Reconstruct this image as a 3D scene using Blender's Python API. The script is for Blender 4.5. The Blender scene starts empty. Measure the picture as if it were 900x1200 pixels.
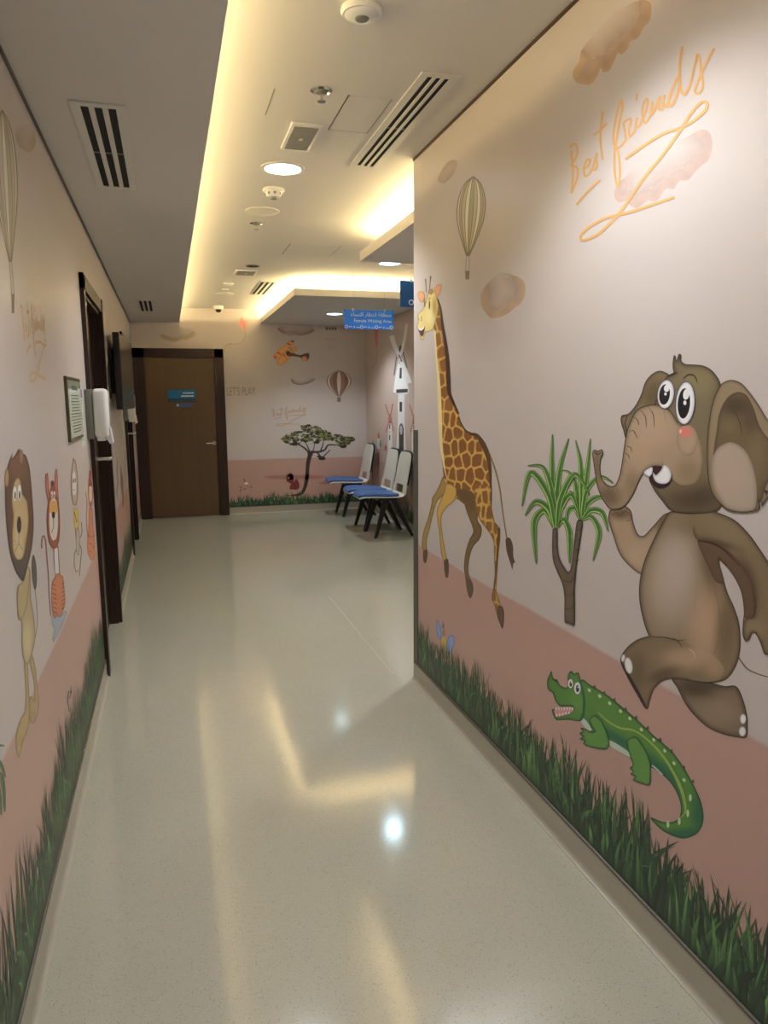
import bpy, bmesh, math, random
import numpy as np
from mathutils import Vector, Matrix
from mathutils.geometry import delaunay_2d_cdt

# ------------------------------------------------------------------ camera, world, exposure
F = 861.0; CAMH = 1.5
def _n(v):
    v = np.array(v, float); return v/np.linalg.norm(v)
_Y = _n([196-450, 470-600, F])
_Z = _n([47, 5610, F]); _Z = _n(_Z-_Y*_Z.dot(_Y)); _U = -_Z
_X = np.cross(_Y, _U)
RM = np.array([_X, _Y, _U])           # rows: world axes in lens axes (right, down, forward)
sc = bpy.context.scene
col = sc.collection
cam = bpy.data.cameras.new('camera'); co = bpy.data.objects.new('camera', cam); col.objects.link(co)
M = Matrix.Identity(4)
for i in range(3):
    M[i][0] = RM[i, 0]; M[i][1] = -RM[i, 1]; M[i][2] = -RM[i, 2]
M[2][3] = CAMH
co.matrix_world = M
cam.sensor_fit = 'HORIZONTAL'; cam.sensor_width = 36; cam.lens = F/900*36
cam.clip_start = 0.05
sc.camera = co
w = bpy.data.worlds.new('world'); sc.world = w; w.use_nodes = True
w.node_tree.nodes['Background'].inputs[0].default_value = (0.6, 0.6, 0.65, 1)
w.node_tree.nodes['Background'].inputs[1].default_value = 0.05
sc.view_settings.view_transform = 'Standard'; sc.view_settings.look = 'None'
sc.view_settings.exposure = 0.46; sc.view_settings.gamma = 1.0
LAMP = 12.0           # downlight discs
SPOT = 50.0           # watts of each downlight
COVE_LEFT = 40.0      # left soffit strip
COVE = 88.0           # warm strips in the ceiling coves
LAMP_COL = (0.92, 0.955, 1.0)
COVE_COL = (1.0, 0.76, 0.37)

# room measures
XL, XR, XS, YF = -0.40, 1.215, 2.62, 9.85
ZC, ZS = 2.66, 2.48
YB = -3.0
YE = 3.615            # where the right wall ends

# ------------------------------------------------------------------ helpers
def srgb(c):
    c = np.array(c, float)/255
    return np.where(c <= 0.04045, c/12.92, ((c+0.055)/1.055)**2.4)
def tag(o, label=None, cat=None, group=None, kind=None):
    if label: o['label'] = label
    if cat: o['category'] = cat
    if group: o['group'] = group
    if kind: o['kind'] = kind
    return o
def empty(name, loc=(0, 0, 0), rz=0):
    o = bpy.data.objects.new(name, None); col.objects.link(o)
    o.empty_display_size = 0.05
    o.location = loc; o.rotation_euler = (0, 0, rz); return o
def link(name, me, m, parent=None):
    o = bpy.data.objects.new(name, me); col.objects.link(o)
    if m is not None: me.materials.append(m)
    if parent is not None: o.parent = parent
    return o
class MB:
    def __init__(s): s.bm = bmesh.new()
    def box(s, x0, x1, y0, y1, z0, z1, bev=0, seg=2, mat=None):
        r = bmesh.ops.create_cube(s.bm, size=1)
        vs = r['verts']
        for v in vs:
            v.co = Vector(((x0+x1)/2+v.co.x*(x1-x0), (y0+y1)/2+v.co.y*(y1-y0), (z0+z1)/2+v.co.z*(z1-z0)))
            if mat is not None: v.co = mat @ v.co
        if bev:
            es = list({e for v in vs for e in v.link_edges})
            bmesh.ops.bevel(s.bm, geom=es, offset=bev, segments=seg, profile=0.5, affect='EDGES', clamp_overlap=True)
        return s
    def rings(s, rings, cap=True, closed=True):
        vr = [[s.bm.verts.new(p) for p in r] for r in rings]
        n = len(vr[0])
        for a, b in zip(vr[:-1], vr[1:]):
            for i in range(n if closed else n-1):
                j = (i+1) % n
                try: s.bm.faces.new((a[i], a[j], b[j], b[i]))
                except ValueError: pass
        if cap:
            s.bm.faces.new(list(reversed(vr[0]))); s.bm.faces.new(vr[-1])
        return s
    def lathe(s, prof, c, axis='z', n=32, cap=True):
        rr = []
        for r, h in prof:
            ring = []
            for i in range(n):
                a = 2*math.pi*i/n
                u, v = r*math.cos(a), r*math.sin(a)
                p = {'z': (u, v, h), 'x': (h, u, v), 'y': (u, h, v)}[axis]
                ring.append(Vector(c)+Vector(p))
            rr.append(ring)
        return s.rings(rr, cap)
    def tube(s, pts, r, n=10):
        pts = [Vector(p) for p in pts]
        rr = []
        up = Vector((0.13, 0.21, 0.97)).normalized()
        for i, p in enumerate(pts):
            d = (pts[min(i+1, len(pts)-1)]-pts[max(i-1, 0)]).normalized()
            a = d.cross(up)
            if a.length < 1e-3: a = d.cross(Vector((1, 0, 0)))
            a.normalize(); b = d.cross(a).normalized()
            ri = r[i] if isinstance(r, (list, tuple)) else r
            rr.append([p+a*ri*math.cos(2*math.pi*k/n)+b*ri*math.sin(2*math.pi*k/n) for k in range(n)])
        return s.rings(rr)
    def prism(s, pts, vec):
        vec = Vector(vec)
        a = [s.bm.verts.new(p) for p in pts]; b = [s.bm.verts.new(Vector(p)+vec) for p in pts]
        n = len(a)
        s.bm.faces.new(a); s.bm.faces.new(list(reversed(b)))
        for i in range(n):
            j = (i+1) % n
            s.bm.faces.new((a[j], a[i], b[i], b[j]))
        return s
    def build(s, name, m, parent=None, smooth=False):
        bmesh.ops.recalc_face_normals(s.bm, faces=s.bm.faces)
        me = bpy.data.meshes.new(name); s.bm.to_mesh(me); s.bm.free()
        if smooth:
            for p in me.polygons: p.use_smooth = True
            try: me.set_sharp_from_angle(angle=math.radians(38))
            except Exception: pass
        return link(name, me, m, parent)

# ------------------------------------------------------------------ materials
def newmat(name):
    m = bpy.data.materials.new(name); m.use_nodes = True
    nt = m.node_tree; return m, nt, nt.nodes['Principled BSDF']
def N(nt, t, **kw):
    n = nt.nodes.new(t)
    for k, v in kw.items():
        if isinstance(k, str) and hasattr(n, k): setattr(n, k, v)
    return n
def mat(name, c, rough=0.5, metal=0.0, var=0.06, scale=8, bump=0.0, bscale=200, coat=0.0, stretch=(1, 1, 1), lin=False):
    m, nt, b = newmat(name)
    c = np.array(c, float) if lin else srgb(c)
    tc = N(nt, 'ShaderNodeTexCoord'); mp = N(nt, 'ShaderNodeMapping')
    nt.links.new(tc.outputs['Object'], mp.inputs[0]); mp.inputs['Scale'].default_value = stretch
    no = N(nt, 'ShaderNodeTexNoise'); no.inputs['Scale'].default_value = scale; no.inputs['Detail'].default_value = 4
    nt.links.new(mp.outputs[0], no.inputs['Vector'])
    cr = N(nt, 'ShaderNodeMix', data_type='RGBA')
    cr.inputs[6].default_value = (*(c*(1-var)), 1); cr.inputs[7].default_value = (*np.clip(c*(1+var), 0, 1), 1)
    nt.links.new(no.outputs['Fac'], cr.inputs[0]); nt.links.new(cr.outputs[2], b.inputs['Base Color'])
    b.inputs['Roughness'].default_value = rough; b.inputs['Metallic'].default_value = metal
    if coat: b.inputs['Coat Weight'].default_value = coat; b.inputs['Coat Roughness'].default_value = 0.1
    if bump:
        n2 = N(nt, 'ShaderNodeTexNoise'); n2.inputs['Scale'].default_value = bscale; n2.inputs['Detail'].default_value = 3
        nt.links.new(mp.outputs[0], n2.inputs['Vector'])
        bu = N(nt, 'ShaderNodeBump'); bu.inputs['Strength'].default_value = bump; bu.inputs['Distance'].default_value = 0.002
        nt.links.new(n2.outputs['Fac'], bu.inputs['Height']); nt.links.new(bu.outputs[0], b.inputs['Normal'])
    return m
def emat(name, c, s):
    m = bpy.data.materials.new(name); m.use_nodes = True
    nt = m.node_tree; nt.nodes.clear()
    e = nt.nodes.new('ShaderNodeEmission'); o = nt.nodes.new('ShaderNodeOutputMaterial')
    e.inputs[0].default_value = (*c, 1); e.inputs[1].default_value = s
    nt.links.new(e.outputs[0], o.inputs[0]); return m

WALB = np.array((0.62, 0.565, 0.54))     # paper colour of the printed wall covering
def wallmat(name, upper, lower, zband, salt=0.0):
    m, nt, b = newmat(name)
    tc = N(nt, 'ShaderNodeTexCoord'); sx = N(nt, 'ShaderNodeSeparateXYZ')
    nt.links.new(tc.outputs['Object'], sx.inputs[0])
    # faint watercolour clouds of the print
    n1 = N(nt, 'ShaderNodeTexNoise'); n1.inputs['Scale'].default_value = 1.1; n1.inputs['Detail'].default_value = 3
    nt.links.new(tc.outputs['Object'], n1.inputs['Vector'])
    up = N(nt, 'ShaderNodeMix', data_type='RGBA')
    u = np.array(upper)
    up.inputs[6].default_value = (*(u*np.array((0.96, 0.93, 0.90))), 1); up.inputs[7].default_value = (*(u*np.array((1.03, 1.05, 1.08))), 1)
    nt.links.new(n1.outputs['Fac'], up.inputs[0])
    lo = N(nt, 'ShaderNodeMix', data_type='RGBA')
    l = np.array(lower)
    lo.inputs[6].default_value = (*(l*0.93), 1); lo.inputs[7].default_value = (*(l*1.07), 1)
    nt.links.new(n1.outputs['Fac'], lo.inputs[0])
    n2 = N(nt, 'ShaderNodeTexNoise'); n2.inputs['Scale'].default_value = 0.7
    nt.links.new(tc.outputs['Object'], n2.inputs['Vector'])
    ma = N(nt, 'ShaderNodeMath', operation='MULTIPLY_ADD')
    nt.links.new(n2.outputs['Fac'], ma.inputs[0]); ma.inputs[1].default_value = 0.06; nt.links.new(sx.outputs['Z'], ma.inputs[2])
    mr = N(nt, 'ShaderNodeMapRange')
    nt.links.new(ma.outputs[0], mr.inputs['Value'])
    mr.inputs['From Min'].default_value = zband+0.024; mr.inputs['From Max'].default_value = zband+0.036
    mx = N(nt, 'ShaderNodeMix', data_type='RGBA')
    nt.links.new(mr.outputs[0], mx.inputs[0]); nt.links.new(lo.outputs[2], mx.inputs[6]); nt.links.new(up.outputs[2], mx.inputs[7])
    nt.links.new(mx.outputs[2], b.inputs['Base Color'])
    b.inputs['Roughness'].default_value = 0.36
    n3 = N(nt, 'ShaderNodeTexNoise'); n3.inputs['Scale'].default_value = 260
    nt.links.new(tc.outputs['Object'], n3.inputs['Vector'])
    bu = N(nt, 'ShaderNodeBump'); bu.inputs['Strength'].default_value = 0.12; bu.inputs['Distance'].default_value = 0.001
    nt.links.new(n3.outputs['Fac'], bu.inputs['Height']); nt.links.new(bu.outputs[0], b.inputs['Normal'])
    return m
SALM = WALB*np.array((0.90, 0.63, 0.56))
M_wallR = wallmat('print_wall_right', WALB, SALM, 0.75)
M_wallL = wallmat('print_wall_left', WALB*np.array((1.0, 0.99, 0.98)), SALM, 0.705)
M_wallF = wallmat('print_wall_far', WALB, SALM, 0.725)
M_wallS = wallmat('print_wall_side', WALB*np.array((1.0, 0.90, 0.84)), SALM*np.array((1.05, 1.15, 1.15)), 0.7)
def printmat(name, alpha=False):
    m, nt, b = newmat(name)
    at = N(nt, 'ShaderNodeAttribute', attribute_name='ink')
    nt.links.new(at.outputs['Color'], b.inputs['Base Color'])
    b.inputs['Roughness'].default_value = 0.42
    if alpha:
        nt.links.new(at.outputs['Alpha'], b.inputs['Alpha'])
    return m
M_ink = printmat('printed_ink'); M_wash = printmat('printed_wash', True)

M_ceil = mat('ceiling_paint', (0.74, 0.72, 0.68), 0.75, var=0.02, scale=2, bump=0.05, bscale=90, lin=True)
M_soff = mat('soffit_paint', (0.70, 0.67, 0.63), 0.8, var=0.02, scale=2, bump=0.05, bscale=90, lin=True)
M_white = mat('white_plastic', (232, 232, 230), 0.35, var=0.02)
M_offw = mat('white_metal_frame', (222, 220, 212), 0.45, var=0.02)
M_black = mat('black_void', (8, 8, 8), 0.7)
M_blackp = mat('black_plastic', (18, 18, 20), 0.35, var=0.1)
M_wood_d = mat('dark_wenge_wood', (42, 24, 15), 0.32, var=0.35, scale=14, stretch=(1, 1, 0.06), coat=0.15)
M_wood_l = mat('brown_laminate', (92, 73, 50), 0.4, var=0.16, scale=16, stretch=(1, 1, 0.05), coat=0.1)
M_metal = mat('brushed_steel', (205, 205, 200), 0.25, 1.0, var=0.05)
M_guard = mat('grey_corner_guard', (88, 88, 78), 0.45, var=0.05)
M_base = mat('vinyl_coving', (172, 166, 150), 0.3, var=0.05, scale=60)
M_cap = mat('cap_strip', (84, 78, 66), 0.4, var=0.06)
M_reveal = mat('reveal_brown', (70, 50, 34), 0.6)
M_blue = mat('sign_blue', (0, 125, 255), 0.45, var=0.03)
M_blue2 = mat('sign_blue_dark', (10, 82, 160), 0.35, var=0.03)
M_teal = mat('door_sign_blue', (10, 105, 165), 0.35, var=0.03)
M_tealdk = mat('door_sign_dark_strip', (20, 60, 85), 0.35, var=0.03)
M_txt = mat('sign_lettering_white', (235, 240, 250), 0.5, var=0.01)
M_seat = mat('blue_vinyl', (60, 100, 165), 0.5, var=0.08, scale=30, bump=0.1, bscale=400)
M_shell = mat('white_shell', (222, 222, 212), 0.35, var=0.03)
M_leg = mat('black_leg', (16, 16, 17), 0.4, var=0.1)
M_grey = mat('grey_plastic', (120, 125, 115), 0.45, var=0.05)
M_grille = mat('grey_grille', (150, 150, 142), 0.5, var=0.06, scale=300)
M_paper = mat('paper', (215, 220, 208), 0.6, var=0.05, scale=5)
M_cert = mat('certificate_green', (196, 214, 186), 0.12, var=0.05, scale=20, coat=0.5)
M_ink_g = mat('text_grey_ink', (90, 100, 90), 0.5)
M_screen = mat('screen_glass', (16, 14, 12), 0.28, var=0.05, coat=0.5)
M_chrome = mat('chrome', (225, 225, 225), 0.12, 1.0, var=0.02)

def floormat():
    m, nt, b = newmat('speckled_vinyl')
    tc = N(nt, 'ShaderNodeTexCoord')
    base = srgb((181, 179, 162))
    n1 = N(nt, 'ShaderNodeTexNoise'); n1.inputs['Scale'].default_value = 1.5; n1.inputs['Detail'].default_value = 3
    nt.links.new(tc.outputs['Object'], n1.inputs['Vector'])
    mx = N(nt, 'ShaderNodeMix', data_type='RGBA')
    mx.inputs[6].default_value = (*(base*0.95), 1); mx.inputs[7].default_value = (*(base*1.05), 1)
    nt.links.new(n1.outputs['Fac'], mx.inputs[0])
    prev = mx.outputs[2]
    for sc_, thr, c in ((160, 0.16, (105, 100, 90)), (230, 0.15, (220, 216, 205)), (95, 0.10, (125, 118, 104))):
        v = N(nt, 'ShaderNodeTexVoronoi'); v.inputs['Scale'].default_value = sc_; v.inputs['Randomness'].default_value = 1.0
        nt.links.new(tc.outputs['Object'], v.inputs['Vector'])
        mr = N(nt, 'ShaderNodeMapRange'); mr.inputs['From Min'].default_value = thr; mr.inputs['From Max'].default_value = thr+0.08
        mr.inputs['To Min'].default_value = 0.75; mr.inputs['To Max'].default_value = 0.0
        nt.links.new(v.outputs['Distance'], mr.inputs['Value'])
        # keep only a share of the cells
        sp = N(nt, 'ShaderNodeSeparateColor'); nt.links.new(v.outputs['Color'], sp.inputs[0])
        gt = N(nt, 'ShaderNodeMath', operation='GREATER_THAN'); gt.inputs[1].default_value = 0.55
        nt.links.new(sp.outputs[0], gt.inputs[0])
        mu = N(nt, 'ShaderNodeMath', operation='MULTIPLY'); nt.links.new(mr.outputs[0], mu.inputs[0]); nt.links.new(gt.outputs[0], mu.inputs[1])
        m2 = N(nt, 'ShaderNodeMix', data_type='RGBA'); nt.links.new(mu.outputs[0], m2.inputs[0])
        nt.links.new(prev, m2.inputs[6]); m2.inputs[7].default_value = (*srgb(c), 1)
        prev = m2.outputs[2]
    nt.links.new(prev, b.inputs['Base Color'])
    b.inputs['Roughness'].default_value = 0.105
    b.inputs['Specular IOR Level'].default_value = 0.8
    n3 = N(nt, 'ShaderNodeTexNoise'); n3.inputs['Scale'].default_value = 34; n3.inputs['Detail'].default_value = 2
    nt.links.new(tc.outputs['Object'], n3.inputs['Vector'])
    bu = N(nt, 'ShaderNodeBump'); bu.inputs['Strength'].default_value = 0.06; bu.inputs['Distance'].default_value = 0.002
    nt.links.new(n3.outputs['Fac'], bu.inputs['Height']); nt.links.new(bu.outputs[0], b.inputs['Normal'])
    return m
M_floor = floormat()
M_lamp = emat('downlight_diffuser', LAMP_COL, LAMP)
M_lamp_cool = emat('downlight_diffuser_cool', (0.62, 0.88, 1.0), LAMP*0.6)
M_cove = emat('warm_led', COVE_COL, COVE)
M_cove_left = emat('warm_led_left', COVE_COL, COVE_LEFT)
M_core = mat('core_paint', (0.72, 0.70, 0.66), 0.8, var=0.02, lin=True)

# ------------------------------------------------------------------ room shell
def struct(name, mb, m, label=None, parent=None):
    o = mb.build(name, m, parent)
    tag(o, label, kind='structure'); return o
floor = struct('floor', MB().box(XL-0.35, XS+0.15, YB-0.1, YF+0.15, -0.08, 0.0), M_floor, 'polished speckled greige vinyl floor of the corridor')
MB().box(1.118, 1.122, 3.7, 5.4, 0.0001, 0.0005).build('weld_seam', M_base, floor)
ceiling = struct('ceiling', MB().box(XL-0.35, XS+0.15, YB-0.1, YF+0.15, ZC, ZC+0.08), M_ceil, 'main plaster ceiling with downlights and vents')

# left wall with two recessed doors
D1 = (4.20, 5.19); D2 = (7.53, 8.37); DZ = 2.075
wl = MB()
for y0, y1 in ((YB, D1[0]), (D1[1], D2[0]), (D2[1], YF)): wl.box(XL-0.2, XL, y0, y1, 0.0, ZC)
for d in (D1, D2): wl.box(XL-0.2, XL, d[0], d[1], DZ, ZC)
wall_left = struct('wall_left', wl, M_wallL, 'left corridor wall printed with animals and grass')
wall_right = struct('wall_right', MB().box(XR, XR+0.12, YB, YE, 0, ZC), M_wallR, 'right corridor wall printed with an elephant, giraffe and crocodile')
wall_far = struct('wall_far', MB().box(XL-0.2, XS+0.1, YF, YF+0.12, 0, ZC), M_wallF, 'far wall printed with an acacia tree')
wall_side = struct('wall_side', MB().box(XS, XS+0.12, YE-0.1, YF, 0, ZC), M_wallS, 'waiting area wall printed with windmills')
struct('wall_front', MB().box(XR+0.12, XS, YE-0.22, YE-0.10, 0, ZC), M_wallS, 'wall closing the near side of the waiting area')
struct('wall_back', MB().box(XL-0.2, XR+0.12, YB-0.12, YB, 0, ZC), M_wallL, 'wall behind the viewer')

# dropped ceilings
soffit = struct('ceiling', MB().box(XL, 0.195, YB, YF, ZS, ZS+0.045), M_soff, 'lower grey ceiling strip along the left wall')
struct('soffit_core', MB().box(XL, 0.02, YB, YF, ZS+0.045, ZC), M_core, parent=soffit)
panel1 = struct('ceiling', MB().box(1.38, XS, YE-0.09, 5.32, ZS, ZS+0.065), M_soff, 'nearer floating ceiling panel of the waiting area')
struct('raised_core', MB().box(1.60, XS, YE-0.09, 5.12, ZS+0.065, ZC), M_core, parent=panel1)
panel2 = struct('ceiling', MB().box(1.205, XS, 7.13, YF, ZS, ZS+0.065), M_soff, 'farther floating ceiling panel over the chairs')
struct('raised_core', MB().box(1.40, XS, 7.31, YF, ZS+0.065, ZC), M_core, parent=panel2)
def led(parent, x0, x1, y0, y1, z0, h=0.012, m=None):
    o = MB().box(x0, x1, y0, y1, z0, z0+h).build('light_strip', m or M_cove, parent)
    tag(o, 'warm glowing strip light')
led(soffit, 0.060, 0.0625, 0.2, YF-0.05, ZS+0.0455, 0.014, M_cove_left)
led(panel1, 1.50, 1.515, YE, 5.15, ZS+0.066)
led(panel1, 1.55, XS-0.05, 5.20, 5.215, ZS+0.066)
led(panel2, 1.31, 1.325, 7.28, YF-0.05, ZS+0.066)
led(panel2, 1.34, XS-0.05, 7.24, 7.255, ZS+0.066)
# trims: dark strips, their colour standing in for shade in the shadow gaps
struct('trim_1', MB().box(XR-0.004, XR, YB, YE, ZC-0.012, ZC), M_reveal, 'brown strip standing in for the shadow gap on top of the right wall')
struct('trim_2', MB().box(XL, XL+0.006, YB, YF, ZS-0.014, ZS), M_cap, 'thin dark strip standing in for the shadow gap between left wall and low ceiling')
# coving
def coving(name, p0, p1, out, label):
    p0 = Vector(p0); p1 = Vector(p1); out = Vector(out)
    prof = [(0, 0), (0.020, 0), (0.020, 0.002)]
    for k in range(1, 7):
        a = math.pi/2*k/6
        prof.append((0.020-0.014*math.sin(a), 0.002+0.020*(1-math.cos(a))))
    prof += [(0.005, 0.094), (0, 0.094)]
    mb = MB()
    mb.rings([[p0+out*u+Vector((0, 0, v)) for u, v in prof], [p1+out*u+Vector((0, 0, v)) for u, v in prof]])
    o = mb.build(name, M_base, None, True); tag(o, label, kind='structure')
    c = MB(); prof2 = [(0, 0.094), (0.007, 0.094), (0.007, 0.100), (0, 0.103)]
    c.rings([[p0+out*u+Vector((0, 0, v)) for u, v in prof2], [p1+out*u+Vector((0, 0, v)) for u, v in prof2]])
    c.build('cap_strip', M_cap, o)
coving('baseboard_right', (XR, YB, 0), (XR, YE, 0), (-1, 0, 0), 'curved vinyl coving at the foot of the right wall')
coving('baseboard_left', (XL, YB, 0), (XL, 4.14, 0), (1, 0, 0), 'curved vinyl coving at the foot of the left wall')
coving('baseboard_left', (XL, 5.25, 0), (XL, 7.47, 0), (1, 0, 0), 'coving between the two left doors')
coving('baseboard_left', (XL, 8.43, 0), (XL, YF-0.03, 0), (1, 0, 0), 'coving beyond the second left door')
coving('baseboard_far', (0.722, YF, 0), (XS-0.02, YF, 0), (0, -1, 0), 'pale coving under the far wall')
coving('baseboard_side', (XS, YE-0.1, 0), (XS, YF, 0), (-1, 0, 0), 'coving behind the chairs')
g = MB().prism([(XR-0.004, 3.553, 0.103), (XR-0.004, YE+0.004, 0.103), (XR+0.06, YE+0.004, 0.103), (XR+0.06, YE, 0.103), (XR, YE, 0.103), (XR, 3.553, 0.103)], (0, 0, 1.24))
o = g.build('trim_3', M_guard); tag(o, 'dark grey corner guard on the end of the right wall', kind='structure')

# doors
def lever(parent, m, base, nrm, along, L=0.11, neck=0.05, lab=None):
    b = Vector(base); n_ = Vector(nrm); a = Vector(along)
    mb = MB()
    ax = 'x' if abs(n_.x) > 0.5 else 'y'; sg = n_.x if ax == 'x' else n_.y
    mb.lathe([(0.024, 0), (0.026, 0.004*sg), (0.024, 0.009*sg)], b, ax, 20)
    p = b+n_*neck
    mb.tube([b, b+n_*neck*0.8, p+a*0.008, p+a*0.03, p+a*L], [0.0095, 0.0095, 0.0095, 0.009, 0.0085], 12)
    o = mb.build('handle', m, parent, True)
    if lab: tag(o, lab)
    return o
def side_door(name, d, label):
    r = empty(name, (0, 0, 0)); tag(r, label, kind='structure')
    f = MB()
    # casing on the wall face and lining of the reveal, mitred as one frame
    f.box(XL-0.001, -0.378, d[0]-0.06, d[0]+0.012, 0, DZ+0.075, 0.002)
    f.box(XL-0.001, -0.372, d[1]-0.004, d[1]+0.06, 0, DZ+0.075, 0.002)
    f.box(XL-0.001, -0.378, d[0]-0.06, d[1]+0.06, DZ-0.004, DZ+0.075, 0.002)
    f.box(XL-0.19, XL+0.005, d[0]+0.0005, d[0]+0.022, 0, DZ)
    f.box(XL-0.19, XL+0.005, d[1]-0.022, d[1]-0.0005, 0, DZ)
    f.box(XL-0.19, XL+0.005, d[0]+0.0005, d[1]-0.0005, DZ-0.022, DZ-0.0005)
    f.build('frame', M_wood_d, r)
    MB().box(XL-0.095, XL-0.05, d[0]+0.025, d[1]-0.025, 0.008, DZ-0.025, 0.002).build('door_leaf', M_wood_d, r)
    g_ = MB().box(XL-0.052, XL-0.044, d[0]+0.10, d[0]+0.105, 0.01, DZ-0.03); g_.build('edge_strip', M_wood_l, r)
    lever(r, M_metal, (XL-0.05, d[0]+0.09, 1.19), (1, 0, 0), (0, 1, 0), 0.12, 0.135, 'pale steel lever handle')
    return r
side_door('door_1', D1, 'nearer dark brown door recessed in the left wall')
side_door('door_2', D2, 'farther dark brown door in the left wall beyond the television')
r = empty('door_3', (0, 0, 0)); tag(r, 'brown laminate door with blue sign at the corridor end', kind='structure')
f = MB()
f.box(-0.395, -0.255, YF-0.045, YF, 0, 2.155, 0.003); f.box(0.60, 0.72, YF-0.045, YF, 0, 2.155, 0.003); f.box(-0.395, 0.72, YF-0.045, YF, 2.04, 2.155, 0.003)
f.build('frame', M_wood_d, r)
MB().box(-0.255, 0.60, YF-0.022, YF, 0.008, 2.04, 0.001).build('door_leaf', M_wood_l, r)
lever(r, M_chrome, (0.56, YF-0.022, 0.955), (0, -1, 0), (-1, 0, 0), 0.10, 0.05, 'bright steel lever handle')

# ------------------------------------------------------------------ text helper
def text_mesh(name, body, size, m, parent, origin, right, up, ext=0.0006, align='LEFT', sx=1.0, bold=0.0):
    cu = bpy.data.curves.new(name, 'FONT'); cu.body = body; cu.size = size; cu.align_x = align
    cu.extrude = ext; cu.offset = bold; cu.resolution_u = 3
    t = bpy.data.objects.new(name, cu); col.objects.link(t)
    bpy.context.view_layer.update()
    me = bpy.data.meshes.new_from_object(t.evaluated_get(bpy.context.evaluated_depsgraph_get()))
    bpy.data.objects.remove(t)
    right = Vector(right).normalized(); up = Vector(up).normalized(); nn = right.cross(up)
    for v in me.vertices:
        v.co = Vector(origin)+right*v.co.x*sx+up*v.co.y+nn*v.co.z
    me.materials.clear()
    o = link(name, me, m, parent); return o
def bar_pictos(parent, x0, x1, y, z, m, n=9, s=0.018):
    for k in range(n):
        mb = MB()
        x = x0+(x1-x0)*(k+0.5)/n
        if k % 4 == 0:      # little ring doodle
            mb.lathe([(s*0.62, 0), (s*0.62, -0.001), (s*0.40, -0.001), (s*0.40, 0)], (x, y, z), 'y', 16, cap=False)
        elif k % 4 == 1: mb.box(x-s*0.6, x+s*0.6, y-0.001, y, z-s*0.12, z+s*0.12)
        elif k % 4 == 2: mb.box(x-s*0.2, x+s*0.2, y-0.001, y, z-s*0.4, z+s*0.2)
        else: mb.box(x-s*0.7, x+s*0.7, y-0.001, y, z-s*0.35, z-s*0.15)
        mb.build('pictogram', m, parent)
# door plaques
p = empty('door_sign', (0.18, YF-0.022, 1.565)); tag(p, 'blue name plaque with two white lines on the far door', 'sign')
def lb(mb, ox, oy, oz): return mb
q = MB().box(-0.172, 0.172, -0.006, 0, -0.075, 0.075, 0.002); q.build('plate', M_teal, p)
MB().box(-0.172, 0.172, -0.007, -0.006, -0.075, -0.035).build('lower_strip', M_tealdk, p)
for zz, xs in ((0.034, (0.150, 0.122, 0.096, 0.064, 0.040, 0.012)), (-0.004, (0.150, 0.112, 0.084, 0.050, 0.018, -0.012))):
    for xa, xb in zip(xs[:-1], xs[1:]):        # unreadable white words
        MB().box(xb+0.005, xa, -0.0076, -0.007, zz-0.008, zz+0.008, 0.0002).build('lettering', M_txt, p)
bar_pictos(p, -0.16, 0.16, -0.007, -0.055, M_grey, 9, 0.014)
p2 = empty('small_door_sign', (0.205, YF-0.022, 1.447)); tag(p2, 'small violet blue plate below the plaque on the far door', 'sign')
MB().box(-0.10, 0.10, -0.004, 0, -0.024, 0.024, 0.001).build('plate', mat('violet_blue', (70, 90, 150), 0.4), p2)
MB().lathe([(0.014, 0), (0.014, -0.005)], (-0.078, 0, 0), 'y', 16).build('white_symbol', M_txt, p2)

# ------------------------------------------------------------------ hanging signs
def hang_sign(loc, w_, h_, zc, m, label, lines):
    s = empty('hanging_sign', loc); tag(s, label, 'sign')
    MB().box(-w_/2, w_/2, -0.006, 0.006, -h_, 0, 0.001).build('panel', m, s)
    for sx_ in (-w_*0.32, w_*0.32):
        c = MB(); c.tube([(sx_, 0, 0), (sx_, 0, zc-loc[2])], 0.0012, 6); cc = c.build('cable', M_metal, s)
        MB().lathe([(0.009, 0), (0.012, 0.004), (0.012, 0.010)], (sx_, 0, zc-loc[2]-0.010), 'z', 14).build('ceiling_cup', M_metal, s)
        MB().box(sx_-0.006, sx_+0.006, -0.008, 0.008, -0.012, 0.014, 0.001).build('clip', M_offw, s)
    for body, sz, zz, xx in lines:
        text_mesh('lettering', body, sz, M_txt, s, (xx, -0.0066, zz), (1, 0, 0), (0, 0, 1), align='RIGHT')
    return s
# Arabic line written with joined letter shapes, in visual order
ar = 'منطقة انتظار النساء'
FORMS = {'م': 'ﻡﻢﻣﻤ', 'ن': 'ﻥﻦﻧﻨ', 'ط': 'ﻁﻂﻃﻄ', 'ق': 'ﻕﻖﻗﻘ', 'ة': 'ﺓﺔﺓﺔ', 'ا': 'ﺍﺎﺍﺎ', 'ت': 'ﺕﺖﺗﺘ', 'ظ': 'ﻅﻆﻇﻈ', 'ر': 'ﺭﺮﺭﺮ', 'ل': 'ﻝﻞﻟﻠ', 'س': 'ﺱﺲﺳﺴ', 'ء': 'ءءءء'}
def shape_ar(t):
    out = []
    for wd in t.split(' '):
        s = ''
        for i, ch in enumerate(wd):
            prev = i > 0 and wd[i-1] not in 'اةرء' and ch != 'ء'
            nxt = i < len(wd)-1 and ch not in 'اةرء' and wd[i+1] != 'ء'
            s += FORMS[ch][(1 if prev else 0)+(2 if nxt else 0)]
        out.append(s[::-1])
    return ' '.join(out[::-1])
s1 = hang_sign((1.897, 7.0, 2.345), 0.49, 0.178, ZC, M_blue, 'bright blue hanging sign reading Female Waiting Area', [(shape_ar(ar), 0.052, -0.058, 0.225), ('Female Waiting Area', 0.044, -0.115, 0.225)])
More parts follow.
